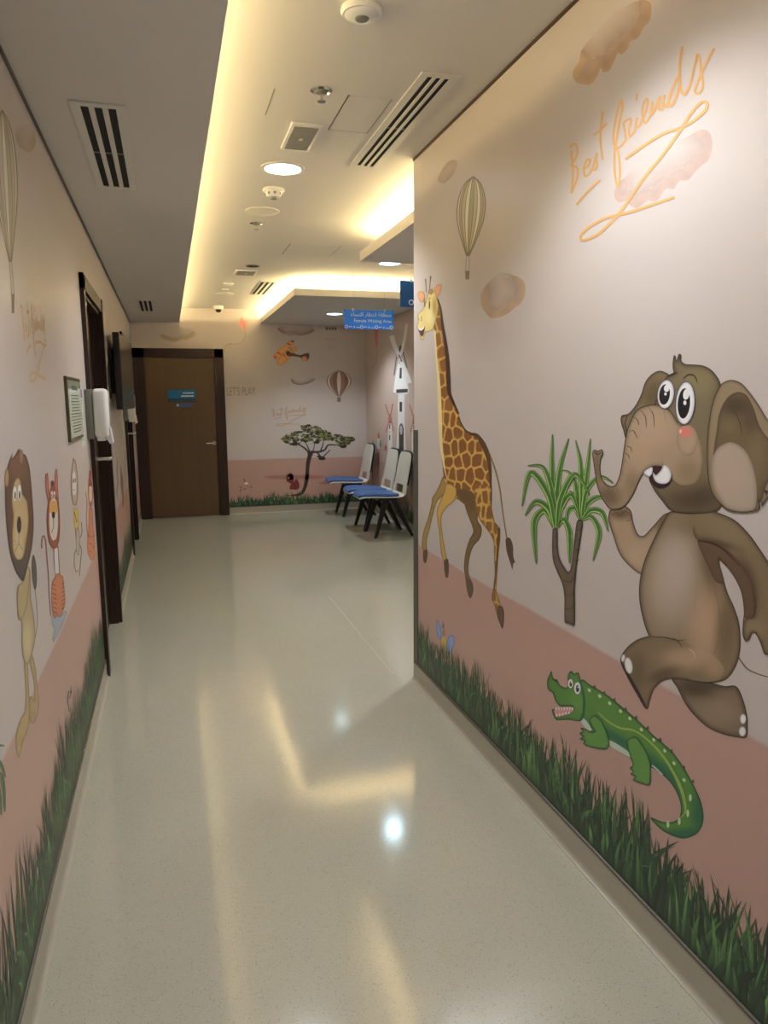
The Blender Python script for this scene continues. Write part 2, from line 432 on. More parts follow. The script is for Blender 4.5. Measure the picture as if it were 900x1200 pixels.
bar_pictos(s1, -0.24, 0.24, -0.0065, -0.158, M_txt, 13, 0.026)
s2 = hang_sign((1.968, 5.45, 2.380), 0.49, 0.192, ZC, M_blue2, 'darker blue hanging sign half hidden by the right wall', [])
bar_pictos(s2, -0.18, 0.24, -0.0065, -0.158, M_txt, 10, 0.034)

# ------------------------------------------------------------------ ceiling fittings
def downlight(x, y, z, label, r_=0.088, pw=1.0, lc=LAMP_COL):
    d = empty('downlight', (x, y, z)); tag(d, label, 'light', 'round recessed downlights')
    MB().lathe([(r_+0.022, 0), (r_+0.022, -0.004), (r_+0.004, -0.008), (r_, -0.004), (r_, 0)], (0, 0, 0), 'z', 40, cap=False).build('trim_ring', M_offw, d, True)
    o_ = MB().lathe([(r_, -0.001), (r_*0.99, -0.004)], (0, 0, 0), 'z', 40).build('diffuser', M_lamp if lc is LAMP_COL else M_lamp_cool, d)
    tag(o_, 'glowing white disc')
    L_ = bpy.data.lights.new('downlight_lamp', 'SPOT'); L_.energy = SPOT*pw; L_.color = lc; L_.shadow_soft_size = r_*0.8
    L_.spot_size = math.radians(132); L_.spot_blend = 0.55
    lo = bpy.data.objects.new('downlight_lamp', L_); col.objects.link(lo); lo.parent = d; lo.location = (0, 0, -0.03)
    return d
downlight(0.62, 3.92, ZC, 'round recessed downlight shining in the corridor ceiling', 0.090)
downlight(1.90, 6.30, ZC, 'round downlight peeping past the nearer floating ceiling panel', pw=0.33, lc=(0.55, 0.84, 1.0))
downlight(1.90, 8.52, ZS, 'round downlight in the farther floating panel over the chairs', pw=0.95, lc=(0.85, 0.93, 1.0))
downlight(0.62, 1.65, ZC, 'round downlight just above the viewer')
downlight(0.62, -0.60, ZC, 'round downlight behind the viewer')
downlight(2.0, 4.4, ZS, 'round downlight hidden behind the right wall')

def slot_vent(x0, x1, y0, y1, z, label, slots=3, frame=True):
    v = empty('linear_vent', ((x0+x1)/2, (y0+y1)/2, z)); tag(v, label, 'air vent', 'linear slot air vents')
    hx, hy = (x1-x0)/2, (y1-y0)/2
    fr = 0.032 if frame else 0.006
    m_ = MB()
    m_.box(-hx, -hx+fr, -hy, hy, -0.006, 0, 0.001); m_.box(hx-fr, hx, -hy, hy, -0.006, 0, 0.001)
    m_.box(-hx+fr, hx-fr, -hy, -hy+fr, -0.006, 0, 0.001); m_.box(-hx+fr, hx-fr, hy-fr, hy, -0.006, 0, 0.001)
    m_.build('frame', M_offw, v)
    iw = 2*(hx-fr); sw = iw/(slots*1.75-0.75)*1.0
    MB().box(-hx+fr, hx-fr, -hy+fr, hy-fr, -0.0022, -0.0002).build('dark_duct', M_black, v)
    for k in range(slots-1):
        xa = -hx+fr+sw*(1+1.75*k)
        MB().box(xa, xa+0.75*sw, -hy+fr, hy-fr, -0.007, -0.0022, 0.001).build('blade', M_offw, v)
    nb = 2 if hy > 0.45 else 1
    for k in range(1, nb):
        yy = -hy+fr+(2*hy-2*fr)*k/nb
        MB().box(-hx+fr, hx-fr, yy-0.004, yy+0.004, -0.0045, -0.0022).build('bridge', M_grille, v)
    return v
slot_vent(0.935, 1.083, 2.68, 3.80, ZC, 'long white three slot vent beside the right wall')
slot_vent(-0.262, -0.085, 2.77, 3.80, ZS, 'nearer three slot vent in the low left ceiling')
slot_vent(-0.225, -0.098, 7.80, 8.70, ZS, 'small distant three slot vent in the low left ceiling', 3, False)
slot_vent(0.945, 1.09, 7.55, 8.45, ZC, 'distant three slot vent in front of the far floating panel', 3, False)

def round_thing(name, x, y, z, parts, label, cat, group=None):
    t = empty(name, (x, y, z)); tag(t, label, cat, group)
    for nm, prof, m_ in parts:
        MB().lathe(prof, (0, 0, 0), 'z', 36).build(nm, m_, t, True)
    return t
def detector(x, y, label, s=1.0, tall=1):
    t = round_thing('smoke_detector', x, y, ZC, [
        ('base', [(0.062*s, 0), (0.064*s, -0.010*s), (0.058*s, -0.018*s)], M_white),
        ('body', [(0.052*s, -0.018*s), (0.046*s, -(0.022+0.012*tall)*s), (0.034*s, -(0.027+0.018*tall)*s), (0.001, -(0.028+0.018*tall)*s)], M_white),
        ('sensor', [(0.022*s, -(0.027+0.018*tall)*s), (0.019*s, -(0.031+0.024*tall)*s), (0.001, -(0.032+0.024*tall)*s)], M_grey)], label, 'smoke detector', 'white smoke detectors')
    for k in range(8 if tall else 0):
        a = k*math.pi/4
        MB().box(-0.006*s, 0.006*s, 0.045*s, 0.050*s, -0.034*s, -0.022*s, mat=Matrix.Rotation(a, 4, 'Z')).build('slot', M_grey, t)
detector(0.62, 2.33, 'white smoke detector nearest the viewer, at the top edge', 1.0, 0)
detector(0.627, 4.31, 'white smoke detector just past the glowing corridor downlight', 0.95)
def sprinkler(x, y, label):
    t = round_thing('sprinkler', x, y, ZC, [
        ('escutcheon', [(0.042, 0), (0.042, -0.003), (0.030, -0.006), (0.028, -0.002)], M_chrome),
        ('cup', [(0.026, -0.0025), (0.022, -0.010), (0.008, -0.014)], M_grey),
        ('stem', [(0.006, -0.013), (0.005, -0.038)], M_metal),
        ('deflector', [(0.016, -0.038), (0.016, -0.041), (0.002, -0.0415)], M_metal)], label, 'sprinkler', 'ceiling sprinklers')
sprinkler(0.62, 2.94, 'chrome ceiling sprinkler between the nearest detector and the emergency light')
sprinkler(0.625, 5.13, 'small ceiling sprinkler beyond the round blank plate')
round_thing('cover_plate', 0.625, 4.80, ZC, [('disc', [(0.105, 0), (0.105, -0.004), (0.098, -0.008), (0.001, -0.0085)], M_offw)], 'round flat white blank plate in the corridor ceiling', 'cover plate')
round_thing('dome_camera', 0.667, 9.60, ZC, [('base', [(0.062, 0), (0.064, -0.022), (0.055, -0.040)], M_white), ('dome', [(0.036, -0.040), (0.034, -0.060), (0.022, -0.074), (0.001, -0.078)], M_blackp)], 'white dome camera with black eye near the far wall', 'camera')
round_thing('ceiling_speaker', 0.665, 8.50, ZC, [('disc', [(0.10, 0), (0.10, -0.005), (0.085, -0.010), (0.001, -0.011)], M_offw), ], 'white round ceiling speaker nearest the dome camera', 'speaker')
round_thing('ceiling_sensor', 0.648, 7.75, ZC, [('disc', [(0.05, 0), (0.052, -0.008), (0.04, -0.016), (0.001, -0.018)], M_white)], 'small white round sensor beyond the far emergency light', 'sensor')
round_thing('recessed_socket', 0.775, 6.72, ZC, [('ring', [(0.062, 0), (0.062, -0.003), (0.055, -0.005)], M_grey), ('opening', [(0.052, -0.0052), (0.001, -0.0056)], M_black)], 'dark round opening in the ceiling before the far emergency light', 'ceiling fitting')
round_thing('ceiling_sensor', 0.648, 8.15, ZC, [('disc', [(0.035, 0), (0.036, -0.006), (0.025, -0.012), (0.001, -0.013)], M_white)], 'tiny white sensor just before the ceiling speaker', 'sensor')
def emergency(x, y, hx, hy, label):
    t = empty('emergency_light', (x, y, ZC)); tag(t, label, 'emergency light', 'rectangular emergency lights')
    MB().box(-hx, hx, -hy, hy, -0.014, 0, 0.005).build('housing', M_white, t, True)
    MB().box(-hx*0.80, hx*0.80, -hy*0.88, hy*0.88, -0.016, -0.012, 0.001).build('diffuser', M_grille, t)
    b_ = MB()
    for k in range(9):
        yy = -hy*0.8+hy*1.6*k/8
        b_.box(-hx*0.78, hx*0.78, yy-0.002, yy+0.002, -0.0172, -0.0155)
    b_.build('rib', M_grille, t)
    MB().box(-hx*0.12, hx*0.12, -0.012, 0.012, -0.018, -0.0155, 0.0005).build('emblem', M_offw, t)
emergency(0.628, 3.44, 0.066, 0.165, 'rectangular grey emergency light before the glowing downlight')
emergency(0.745, 7.03, 0.10, 0.12, 'distant white emergency light box near the far vent')
# access hatches
def hatch(x0, x1, y0, y1, label):
    t = MB().box(x0, x1, y0, y1, ZC-0.0015, ZC).build('access_hatch', M_ceil); tag(t, label, 'hatch', 'flush ceiling hatches')
    MB().box(x0-0.006, x0-0.002, y0-0.006, y1+0.006, ZC-0.001, ZC).build('joint', M_reveal, t)
    MB().box(x0-0.002, x1+0.006, y1+0.002, y1+0.006, ZC-0.001, ZC).build('joint', M_grille, t)
    MB().box(x1+0.002, x1+0.006, y0-0.006, y1+0.002, ZC-0.001, ZC).build('joint', M_grille, t)
hatch(0.735, 0.90, 2.96, 3.33, 'flush square ceiling hatch left of the long slot vent')
hatch(0.95, 1.33, 5.72, 6.12, 'faint flush ceiling hatch in front of the near floating panel')
MB().box(0.445, 0.449, 2.97, 3.24, ZC-0.001, ZC).build('joint', M_grille, ceiling)

# ------------------------------------------------------------------ television
tv = empty('television', (-0.315, 6.35, 1.44), -0.035); tag(tv, 'black flat television on the left wall between the two doors', 'television')
MB().box(-0.027, 0.020, -0.55, 0.55, 0, 0.56, 0.006).build('casing', M_blackp, tv)
MB().box(0.019, 0.0215, -0.535, 0.535, 0.018, 0.545).build('screen', M_screen, tv)
m_ = MB(); m_.box(-0.066, -0.045, -0.42, 0.42, 0.12, 0.45, 0.004); m_.build('wall_mount', M_blackp, tv)
for yy in (-0.3, 0.3): MB().box(-0.046, -0.026, yy-0.02, yy+0.02, 0.05, 0.5, 0.002).build('bracket_arm', M_blackp, tv)
for k in range(3):  # black loops added for the dark there, mostly the television's shadow
    a = k*1.3
    MB().tube([(-0.06, -0.45, 0.42-0.02*k), (-0.055+0.01*k, -0.56-0.05*k, 0.40+0.05*math.sin(a)), (-0.06, -0.66, 0.30-0.06*k), (-0.065, -0.60, 0.14-0.03*k), (-0.068, -0.46, 0.10)], 0.006, 8).build('cable', M_blackp, tv, True)

# ------------------------------------------------------------------ sanitiser dispensers
def dispenser(y, z, label):
    t = empty('soap_dispenser', (XL, y, z)); tag(t, label, 'dispenser', 'wall soap dispensers')
    MB().box(0, 0.036, -0.055, 0.055, 0.0, 0.250, 0.006).build('back_plate', M_grey, t, True)
    MB().box(0.036, 0.108, -0.058, 0.058, 0.004, 0.254, 0.022, 4).build('cover', M_white, t, True)
    MB().box(0.045, 0.088, -0.035, 0.035, -0.012, 0.010, 0.006).build('nozzle', M_white, t, True)
    MB().prism([(0.088, -0.045, 0.07), (0.112, -0.045, 0.055), (0.122, -0.045, -0.02), (0.108, -0.045, -0.028), (0.092, -0.045, 0.0)], (0, 0.09, 0)).build('lever', M_white, t)
    return t
dispenser(4.07, 1.312, 'white soap dispenser with grey back plate before the first door')
dispenser(7.35, 1.32, 'distant white soap dispenser below and beyond the television')

# papers and certificate
c = empty('framed_certificate', (XL, 3.515, 1.335)); tag(c, 'green tinted framed certificate on the left wall', 'certificate')
h_ = 0.24
MB().box(0, 0.012, -0.24, 0.24, 0, 0.27, 0.002).build('frame', mat('bronze_frame', (95, 88, 66), 0.35, 0.5), c)
MB().box(0.011, 0.0128, -0.225, 0.225, 0.015, 0.255).build('sheet', M_cert, c)
k_ = MB()
k_.box(0.0128, 0.0134, -0.1, 0.1, 0.215, 0.235)
random.seed(4)
for k in range(13):
    z0 = 0.19-0.013*k; l_ = random.uniform(0.12, 0.19)
    k_.box(0.0128, 0.0132, -l_, l_, z0, z0+0.004)
k_.build('text_lines', M_ink_g, c)
c = empty('paper_notice', (XL, 3.84, 1.285)); tag(c, 'narrow white notice with blue head beside the dispenser', 'notice')
MB().box(0, 0.002, -0.085, 0.055, 0, 0.285).build('sheet', M_paper, c)
MB().box(0.002, 0.0025, -0.08, 0.05, 0.235, 0.275).build('blue_heading', mat('heading_blue', (70, 90, 150), 0.5), c)
k_ = MB()
for k in range(16): k_.box(0.002, 0.0023, -0.07, 0.04-random.uniform(0, 0.05), 0.22-0.0125*k, 0.224-0.0125*k)
k_.build('text_lines', M_ink_g, c)
c = empty('green_notice', (XL, 7.05, 1.12)); tag(c, 'narrow green edged notice under the television', 'notice')
MB().box(0, 0.002, -0.1, 0.1, 0, 0.34).build('sheet', M_paper, c)
MB().box(0.002, 0.0025, -0.1, -0.04, 0, 0.34).build('green_border', mat('notice_green', (80, 130, 90), 0.5), c)

# ------------------------------------------------------------------ chairs
def chair(y0, label):
    """seat faces -x, back towards the side wall; y0 = near edge"""
    W = 0.45
    t = empty('waiting_chair', (2.27, y0+W/2, 0)); tag(t, label, 'chair', 'white waiting chairs along the printed wall')
    hw = W/2-0.005
    def slab(pts, hw_, th, nrm_up, rnd=None):
        mb = MB(); rr = []
        for i, (x, z) in enumerate(pts):
            a = pts[max(i-1, 0)]; b = pts[min(i+1, len(pts)-1)]
            d = Vector((b[0]-a[0], 0, b[1]-a[1])).normalized(); n_ = Vector((-d.z, 0, d.x))
            h = hw_(i) if callable(hw_) else hw_
            ring = []
            for u, v in ((-1, 0.15), (-0.93, 0.5), (-0.5, 0.42), (0, 0.36), (0.5, 0.42), (0.93, 0.5), (1, 0.15), (1, -0.15), (0.93, -0.5), (0.5, -0.56), (0, -0.6), (-0.5, -0.56), (-0.93, -0.5), (-1, -0.15)):
                ring.append(Vector((x, 0, z))+Vector((0, u*h, 0))+n_*v*th)
            rr.append(ring)
        return mb.rings(rr)
    # seat shell: front lip -> rear, then up to the back
    seat = [(-0.315, 0.425), (-0.305, 0.440), (-0.27, 0.450), (-0.15, 0.448), (0.0, 0.440), (0.10, 0.438), (0.15, 0.445), (0.178, 0.470)]
    hws = [0.15, 0.19, hw-0.01, hw, hw, hw, hw, hw]
    slab(seat, lambda i: hws[i], 0.016, 1).build('seat_shell', M_shell, t, True)
    pad = [(-0.318, 0.438), (-0.30, 0.462), (-0.26, 0.474), (-0.15, 0.473), (0.0, 0.462), (0.09, 0.458), (0.12, 0.456)]
    hwp = [0.13, 0.17, 0.195, 0.205, 0.205, 0.20, 0.18]
    slab(pad, lambda i: hwp[i], 0.034, 1).build('seat_pad', M_seat, t, True)
    # back shell with a slot: two uprights, then the panel with rounded top
    def bk(z): return 0.178+(z-0.470)*0.19
    for s_ in (-1, 1):
        mb = MB(); rr = []
        for z in (0.462, 0.50, 0.54, 0.565):
            x = bk(z); y = s_*(hw-0.045)
            rr.append([(x-0.008, y-0.045, z), (x-0.008, y+0.045, z), (x+0.008, y+0.045, z), (x+0.008, y-0.045, z)])
        mb.rings(rr).build('back_upright', M_shell, t, True)
    zs = [0.560, 0.60, 0.70, 0.80, 0.86, 0.89, 0.91, 0.918]
    hb = [hw, hw, hw-0.003, hw-0.008, hw-0.018, hw-0.035, hw-0.07, hw-0.13]
    slab([(bk(z), z) for z in zs], lambda i: hb[i], 0.016, 1).build('backrest', M_shell, t, True)
    # black rear shell a little larger
    zs2 = [0.562, 0.62, 0.70, 0.80, 0.865, 0.90, 0.922, 0.931]
    slab([(bk(z)+0.018, z) for z in zs2], lambda i: hb[i]+0.006, 0.016, 1).build('rear_shell', M_leg, t, True)
    # underframe
    MB().box(-0.12, 0.10, -hw+0.03, hw-0.03, 0.405, 0.428, 0.004).build('underframe', M_leg, t)
    for s_ in (-1, 1):
        y = s_*(hw-0.005)
        for x1, xt in ((-0.16, -0.035), (0.265, 0.045)):
            mb = MB()
            a = Vector((xt, y*0.86, 0.415)); b = Vector((x1, y, 0.0))
            rr = []
            for k in (0, 1):
                c_ = a if k == 0 else b; hx = 0.034 if k == 0 else 0.015; hy = 0.016 if k == 0 else 0.012
                rr.append([c_+Vector(v) for v in ((-hx, -hy, 0), (hx, -hy, 0), (hx, hy, 0), (-hx, hy, 0))])
            mb.rings(rr).build('leg', M_leg, t)
    return t
chair(7.59, 'white chair with blue seat nearest the viewer in the row')
chair(8.07, 'white chair with blue seat in the middle of the row')
chair(9.14, 'white chair with blue seat standing apart next to the far wall')
#ART#
# ------------------------------------------------------------------ printed pictures on the walls
# each picture is flat ink on the wall covering, built as thin layered sheets lying on its wall
def plane_pt(px, py, ax, val, off):
    d = RM @ np.array([px-450, py-600, F])
    t = (val-(0, 0, CAMH)[ax])/d[ax]
    p = np.array((0, 0, CAMH))+d*t
    return p
class Wall:
    def __init__(s, ax, val, out, obj, ref, alb=None):
        s.ax, s.val, s.out, s.obj = ax, val, out, obj
        s.k = (WALB if alb is None else alb)/srgb(ref)
    def lift(s, P, off):
        P = np.array(P, float); P[:, s.ax] = s.val+s.out*np.asarray(off); return P
    def from_px(s, pts):
        return np.array([plane_pt(x, y, s.ax, s.val, 0) for x, y in pts])
WR = Wall(0, XR, -1, wall_right, (172, 157, 148))
WT = Wall(0, XR, -1, wall_right, (190, 180, 176))
WL = Wall(0, XL, 1, wall_left, (182, 164, 152))
WF = Wall(1, YF, -1, wall_far, (170, 152, 135))
WS = Wall(0, XS, -1, wall_side, (165, 145, 130))
def T(ox, oy, s): return lambda pts: [(ox+p[0]/s, oy+p[1]/s) for p in pts]
def smooth(pts, closed=True, step=2.0):
    P = np.array(pts, float); n = len(P); out = []
    rng = range(n) if closed else range(n-1)
    for i in rng:
        p0 = P[(i-1) % n] if closed or i > 0 else P[i]; p1 = P[i]; p2 = P[(i+1) % n]
        p3 = P[(i+2) % n] if closed or i+2 < n else P[(i+1) % n]
        L = np.linalg.norm(p2-p1); k = max(1, int(L/step))
        for j in range(k):
            t = j/k
            # centripetal-ish: soften tangents
            m1 = (p2-p0)*0.5; m2 = (p3-p1)*0.5
            l1 = np.linalg.norm(m1); l2 = np.linalg.norm(m2)
            if l1 > L: m1 = m1*L/l1
            if l2 > L: m2 = m2*L/l2
            out.append((2*t**3-3*t**2+1)*p1+(t**3-2*t**2+t)*m1+(-2*t**3+3*t**2)*p2+(t**3-t**2)*m2)
    if not closed: out.append(P[-1])
    return np.array(out)
def inside(poly, q):
    x, y = q[:, 0][:, None], q[:, 1][:, None]
    a = poly; b = np.roll(poly, -1, 0)
    c = ((a[:, 1] > y) != (b[:, 1] > y)) & (x < (b[:, 0]-a[:, 0])*(y-a[:, 1])/(b[:, 1]-a[:, 1]+1e-12)+a[:, 0])
    return c.sum(1) % 2 == 1
def dist(poly, q, closed=True):
    a = poly; b = np.roll(poly, -1, 0)
    if not closed: a = a[:-1]; b = b[:-1]
    d = b-a; L = (d**2).sum(1)+1e-12
    out = np.full(len(q), 1e9)
    for s0 in range(0, len(q), 2000):
        Q = q[s0:s0+2000]
        t = np.clip(((Q[:, None, :]-a)*d).sum(2)/L, 0, 1)
        pr = a+t[..., None]*d
        out[s0:s0+2000] = np.sqrt(((Q[:, None, :]-pr)**2).sum(2)).min(1)
    return out
class Art:
    def __init__(s, wall, tf=lambda p: p, dz=0.00002, z0=0.0003):
        s.w, s.tf, s.z, s.dz = wall, tf, z0, dz
        s.V, s.Fc, s.C, s.n = [], [], [], 0
    def c(s, col_, a=1.0):
        return np.append(np.clip(srgb(col_)*s.w.k, 0.004, 0.92), a)
    def add(s, q, faces, cols, ramp=None):
        P = s.w.lift(s.w.from_px(q), s.z if ramp is None else s.z+s.dz*ramp)
        if ramp is not None: s.z += s.dz
        s.V.append(P); s.Fc += [tuple(i+s.n for i in f) for f in faces]; s.C.append(cols); s.n += len(q); s.z += s.dz
    def fill(s, pts, c, edge=None, ew=4.0, blobs=(), sm=True, step=2.0, grid=5.0, line=None, lw=0.9, tf=None, fn=None, halo=None, part=None):
        tf = tf or s.tf
        P = tf(pts)
        if halo: s.stroke(pts+[pts[0], pts[1]], halo, 3.2, tf=tf, sm=sm, step=step)
        P = smooth(P, True, step) if sm else np.array(P, float)
        lo, hi = P.min(0), P.max(0)
        inner = np.zeros((0, 2))
        if edge is not None or blobs or fn is not None:
            gx, gy = np.meshgrid(np.arange(lo[0]+grid/2, hi[0], grid), np.arange(lo[1]+grid/2, hi[1], grid))
            gx = gx+((np.arange(gx.shape[0]) % 2)*grid*0.5)[:, None]
            Q = np.stack([gx.ravel(), gy.ravel()], 1)
            if len(Q):
                Q = Q[inside(P, Q)]
                if len(Q): inner = Q[dist(P, Q) > grid*0.35]
        allp = np.concatenate([P, inner]) if len(inner) else P
        vs, _, fs, *_ = delaunay_2d_cdt([Vector((float(a), float(b))) for a, b in allp], [], [list(range(len(P)))], 1, 1e-4)
        q = np.array([(v.x, v.y) for v in vs])
        cols = np.tile(s.c(c), (len(q), 1))
        def mixin(t, cc): 
            nonlocal cols
            cols = cols*(1-t[:, None])+s.c(cc)[None, :]*t[:, None]
        for bl in blobs:
            (bx, by), rx, ry, bc = bl[0], bl[1], bl[2], bl[3]
            st = bl[4] if len(bl) > 4 else 1.0; ang = math.radians(bl[5]) if len(bl) > 5 else 0
            (bx, by), (rx1, _) = tf([(bx, by)])[0], tf([(bx+rx, by)])[0]
            rx = rx1-bx; ry = tf([(bl[0][0], bl[0][1]+ry)])[0][1]-by
            dx, dy = q[:, 0]-bx, q[:, 1]-by
            u = (dx*math.cos(ang)+dy*math.sin(ang))/rx; v = (-dx*math.sin(ang)+dy*math.cos(ang))/ry
            mixin(st*np.exp(-((u*u+v*v)**1.5)*0.9), bc)
        if edge is not None:
            d = dist(P, q) if part is None else dist(smooth(tf(pts[part[0]:part[1]]), False, step), q, False); mixin(np.clip(1-d/ew, 0, 1)**1.5, edge)
        if fn is not None: cols = fn(q, cols, s)
        s.add(q, fs, cols)
        if line is not None: s.stroke(pts+[pts[0]], line, lw, tf=tf, sm=sm, step=step)
        return s
    def stroke(s, pts, c, w_, tf=None, sm=True, step=2.0, taper=None, alpha=1.0):
        tf = tf or s.tf
        P = tf(pts); P = smooth(P, False, step) if sm and len(P) > 2 else np.array(P, float)
        d = np.gradient(P, axis=0); L = np.linalg.norm(d, axis=1)[:, None]+1e-9; n_ = np.stack([-d[:, 1], d[:, 0]], 1)/L
        m_ = len(P); t = np.linspace(0, 1, m_)
        if isinstance(w_, (list, tuple)): W = np.interp(t, np.linspace(0, 1, len(w_)), w_)
        else: W = np.full(m_, float(w_))
        if taper == 'both': W = W*np.sqrt(np.clip(np.sin(np.pi*np.clip(t, .02, .98)), 0, 1))
        elif taper == 'end': W = W*(1-t)**0.7
        a = P+n_*W[:, None]/2; b = P-n_*W[:, None]/2
        q = np.concatenate([a, b])
        fs = [(i, i+1, m_+i+1, m_+i) for i in range(m_-1)]
        s.add(q, fs, np.tile(s.c(c, alpha), (len(q), 1)), np.concatenate([t, t])); return s
    def ell(s, x, y, rx, ry, c, rot=0, tf=None, edge=None, ew=2, n=22):
        a = math.radians(rot); pts = []
        for i in range(n):
            t = 2*math.pi*i/n; u, v = rx*math.cos(t), ry*math.sin(t)
            pts.append((x+u*math.cos(a)-v*math.sin(a), y+u*math.sin(a)+v*math.cos(a)))
        return s.fill(pts, c, sm=False, tf=tf, edge=edge, ew=ew, grid=max(1.0, ew*0.6))
    def build(s, name, label=None, parent=None, m=None):
        V = np.concatenate(s.V); C = np.concatenate(s.C)
        me = bpy.data.meshes.new(name); me.from_pydata(V.tolist(), [], s.Fc)
        at = me.color_attributes.new('ink', 'FLOAT_COLOR', 'POINT')
        at.data.foreach_set('color', C.astype(np.float32).ravel())
        # turn every sheet to face the room
        me.update()
        flip = [p.index for p in me.polygons if p.normal[s.w.ax]*s.w.out < 0]
        if flip:
            bm = bmesh.new(); bm.from_mesh(me); bm.faces.ensure_lookup_table()
            bmesh.ops.reverse_faces(bm, faces=[bm.faces[i] for i in flip]); bm.to_mesh(me); bm.free()
        o = link(name, me, m or M_ink, parent or s.w.obj)
        if label: tag(o, label)
        return o

# ---- clouds (washes)
def cloud(wall, edge_pts, back_pts, tf, c, depth, a=0.75, label=None):
    A = Art(wall, tf, z0=0.0002)
    lower = smooth(tf(edge_pts), False, 2.0)
    def fn(q, cols, s):
        d = dist(lower, q, False); cols[:, 3] = a*np.exp(-(d/depth)**1.4); return cols
    A.fill(edge_pts+back_pts, c, fn=fn, grid=3.5, sm=True, step=2.5)
    return A.build('cloud_wash', label, m=M_wash)
def scallop(p0, p1, n, r, bow=0.0, seed=1):
    rnd = random.Random(seed); out = []; p0 = np.array(p0, float); p1 = np.array(p1, float)
    d = (p1-p0)/n; nn = np.array((-d[1], d[0])); nn = nn/np.linalg.norm(nn)
    for i in range(n):
        h = r*(0.7+0.6*rnd.random()); b0 = 4*bow*(i/n)*(1-i/n); b1 = 4*bow*((i+1)/n)*(1-(i+1)/n)
        for t in (0.04, 0.3, 0.55, 0.8, 0.96):
            out.append(tuple(p0+d*(i+t)+nn*((b0+(b1-b0)*t)+h*math.sin(math.pi*t)**0.6)))
    return out
BF = T(640, 30, 4.0909)
TAN = (196, 166, 140)
cloud(WT, scallop((160, 0+170), (130, 170), 1, 8)[:1]+[(128, 225), (140, 268), (175, 282), (215, 280), (243, 245), (262, 200), (272, 222), (300, 218), (325, 175), (345, 130), (360, 140), (392, 110), (405, 75), (440, 60), (468, 10), (500, -30), (500, -110)], [(440, -120), (330, -60), (230, 40), (170, 120)], BF, (204, 168, 132), 19, 0.7, 'tan cloud at the top of the right wall')
cloud(WT, [(335, 770), (328, 820), (350, 850), (385, 842), (405, 865), (440, 872), (470, 850), (490, 838), (530, 840), (560, 800), (580, 780), (610, 785), (640, 745), (680, 740), (715, 700), (745, 670), (780, 640), (797, 570), (785, 515), (750, 498)], [(700, 520), (620, 560), (520, 600), (430, 680)], BF, (206, 176, 164), 19, 0.65, 'pinkish tan cloud behind the handwriting')
C8 = T(520, 180, 5.4583)
cloud(WT, [(245, 880), (238, 960), (262, 1010), (300, 1052), (340, 1050), (380, 1040), (430, 1010), (455, 985), (490, 960), (520, 900), (518, 830), (495, 800)], [(450, 780), (380, 760), (320, 790)], C8, (200, 168, 134), 15, 0.65, 'tan cloud under the balloon on the right wall')
cloud(WT, [(60, 40), (20, 60), (-20, 120), (-40, 170), (0, 190), (40, 160), (70, 120)], [(90, 60)], C8, (186, 156, 132), 10, 0.35, 'faint tan smudge above the balloon')
# ---- handwriting
BFS = [([(120, 600), (130, 700), (122, 805)], 1), ([(112, 585), (138, 566), (152, 600), (140, 640), (122, 668), (148, 680), (152, 722), (122, 803)], 1),
       ([(182, 690), (205, 668), (212, 642), (196, 645), (181, 682), (188, 722), (212, 706), (230, 668)], 1),
       ([(222, 690), (234, 650), (245, 612), (240, 640), (246, 668), (238, 690), (226, 694)], 1),
       ([(272, 410), (262, 500), (262, 570), (272, 645)], 1), ([(228, 527), (262, 500), (292, 466)], 1),
       ([(385, 545), (360, 578), (335, 585), (322, 545), (335, 450), (360, 358), (366, 400), (350, 480), (330, 600), (330, 710), (344, 772), (354, 720), (350, 640), (338, 578)], 1),
       ([(385, 545), (378, 500), (374, 465), (408, 448), (398, 500), (402, 532), (425, 505)], 1), ([(425, 510), (437, 440), (432, 480), (446, 486), (462, 450)], 1), ([(436, 325), (435, 360)], 1),
       ([(462, 450), (486, 390), (486, 350), (466, 380), (462, 430), (474, 466), (500, 430)], 1),
       ([(500, 430), (512, 365), (508, 425), (530, 380), (548, 340), (540, 400), (556, 405)], 1), ([(556, 405), (568, 330), (562, 375), (575, 388), (600, 330)], 1),
       ([(655, 100), (640, 200), (646, 300), (664, 330), (690, 290)], 1.25), ([(642, 235), (612, 290), (590, 350), (592, 386), (612, 370), (644, 280)], 1.25),
       ([(690, 290), (710, 200), (728, 138), (737, 170), (745, 240), (752, 290), (732, 326), (712, 312), (740, 240), (775, 165), (808, 108)], 1.1),
       ([(145, 858), (195, 800), (260, 738)], 1), ([(380, 640), (470, 575), (560, 520), (650, 488), (710, 455), (765, 405), (772, 368), (742, 370), (692, 425), (640, 510), (560, 620), (470, 730), (380, 862), (320, 935), (250, 1000), (180, 1030), (165, 1012), (200, 970), (290, 922), (400, 895), (520, 855), (617, 822)], 1.25)]
A = Art(WT, BF)
for pts, k in BFS: A.stroke(pts, (207, 158, 100), 2.5*k, step=1.5)
A.build('handwriting', 'orange handwritten words Best friends with looping underline')
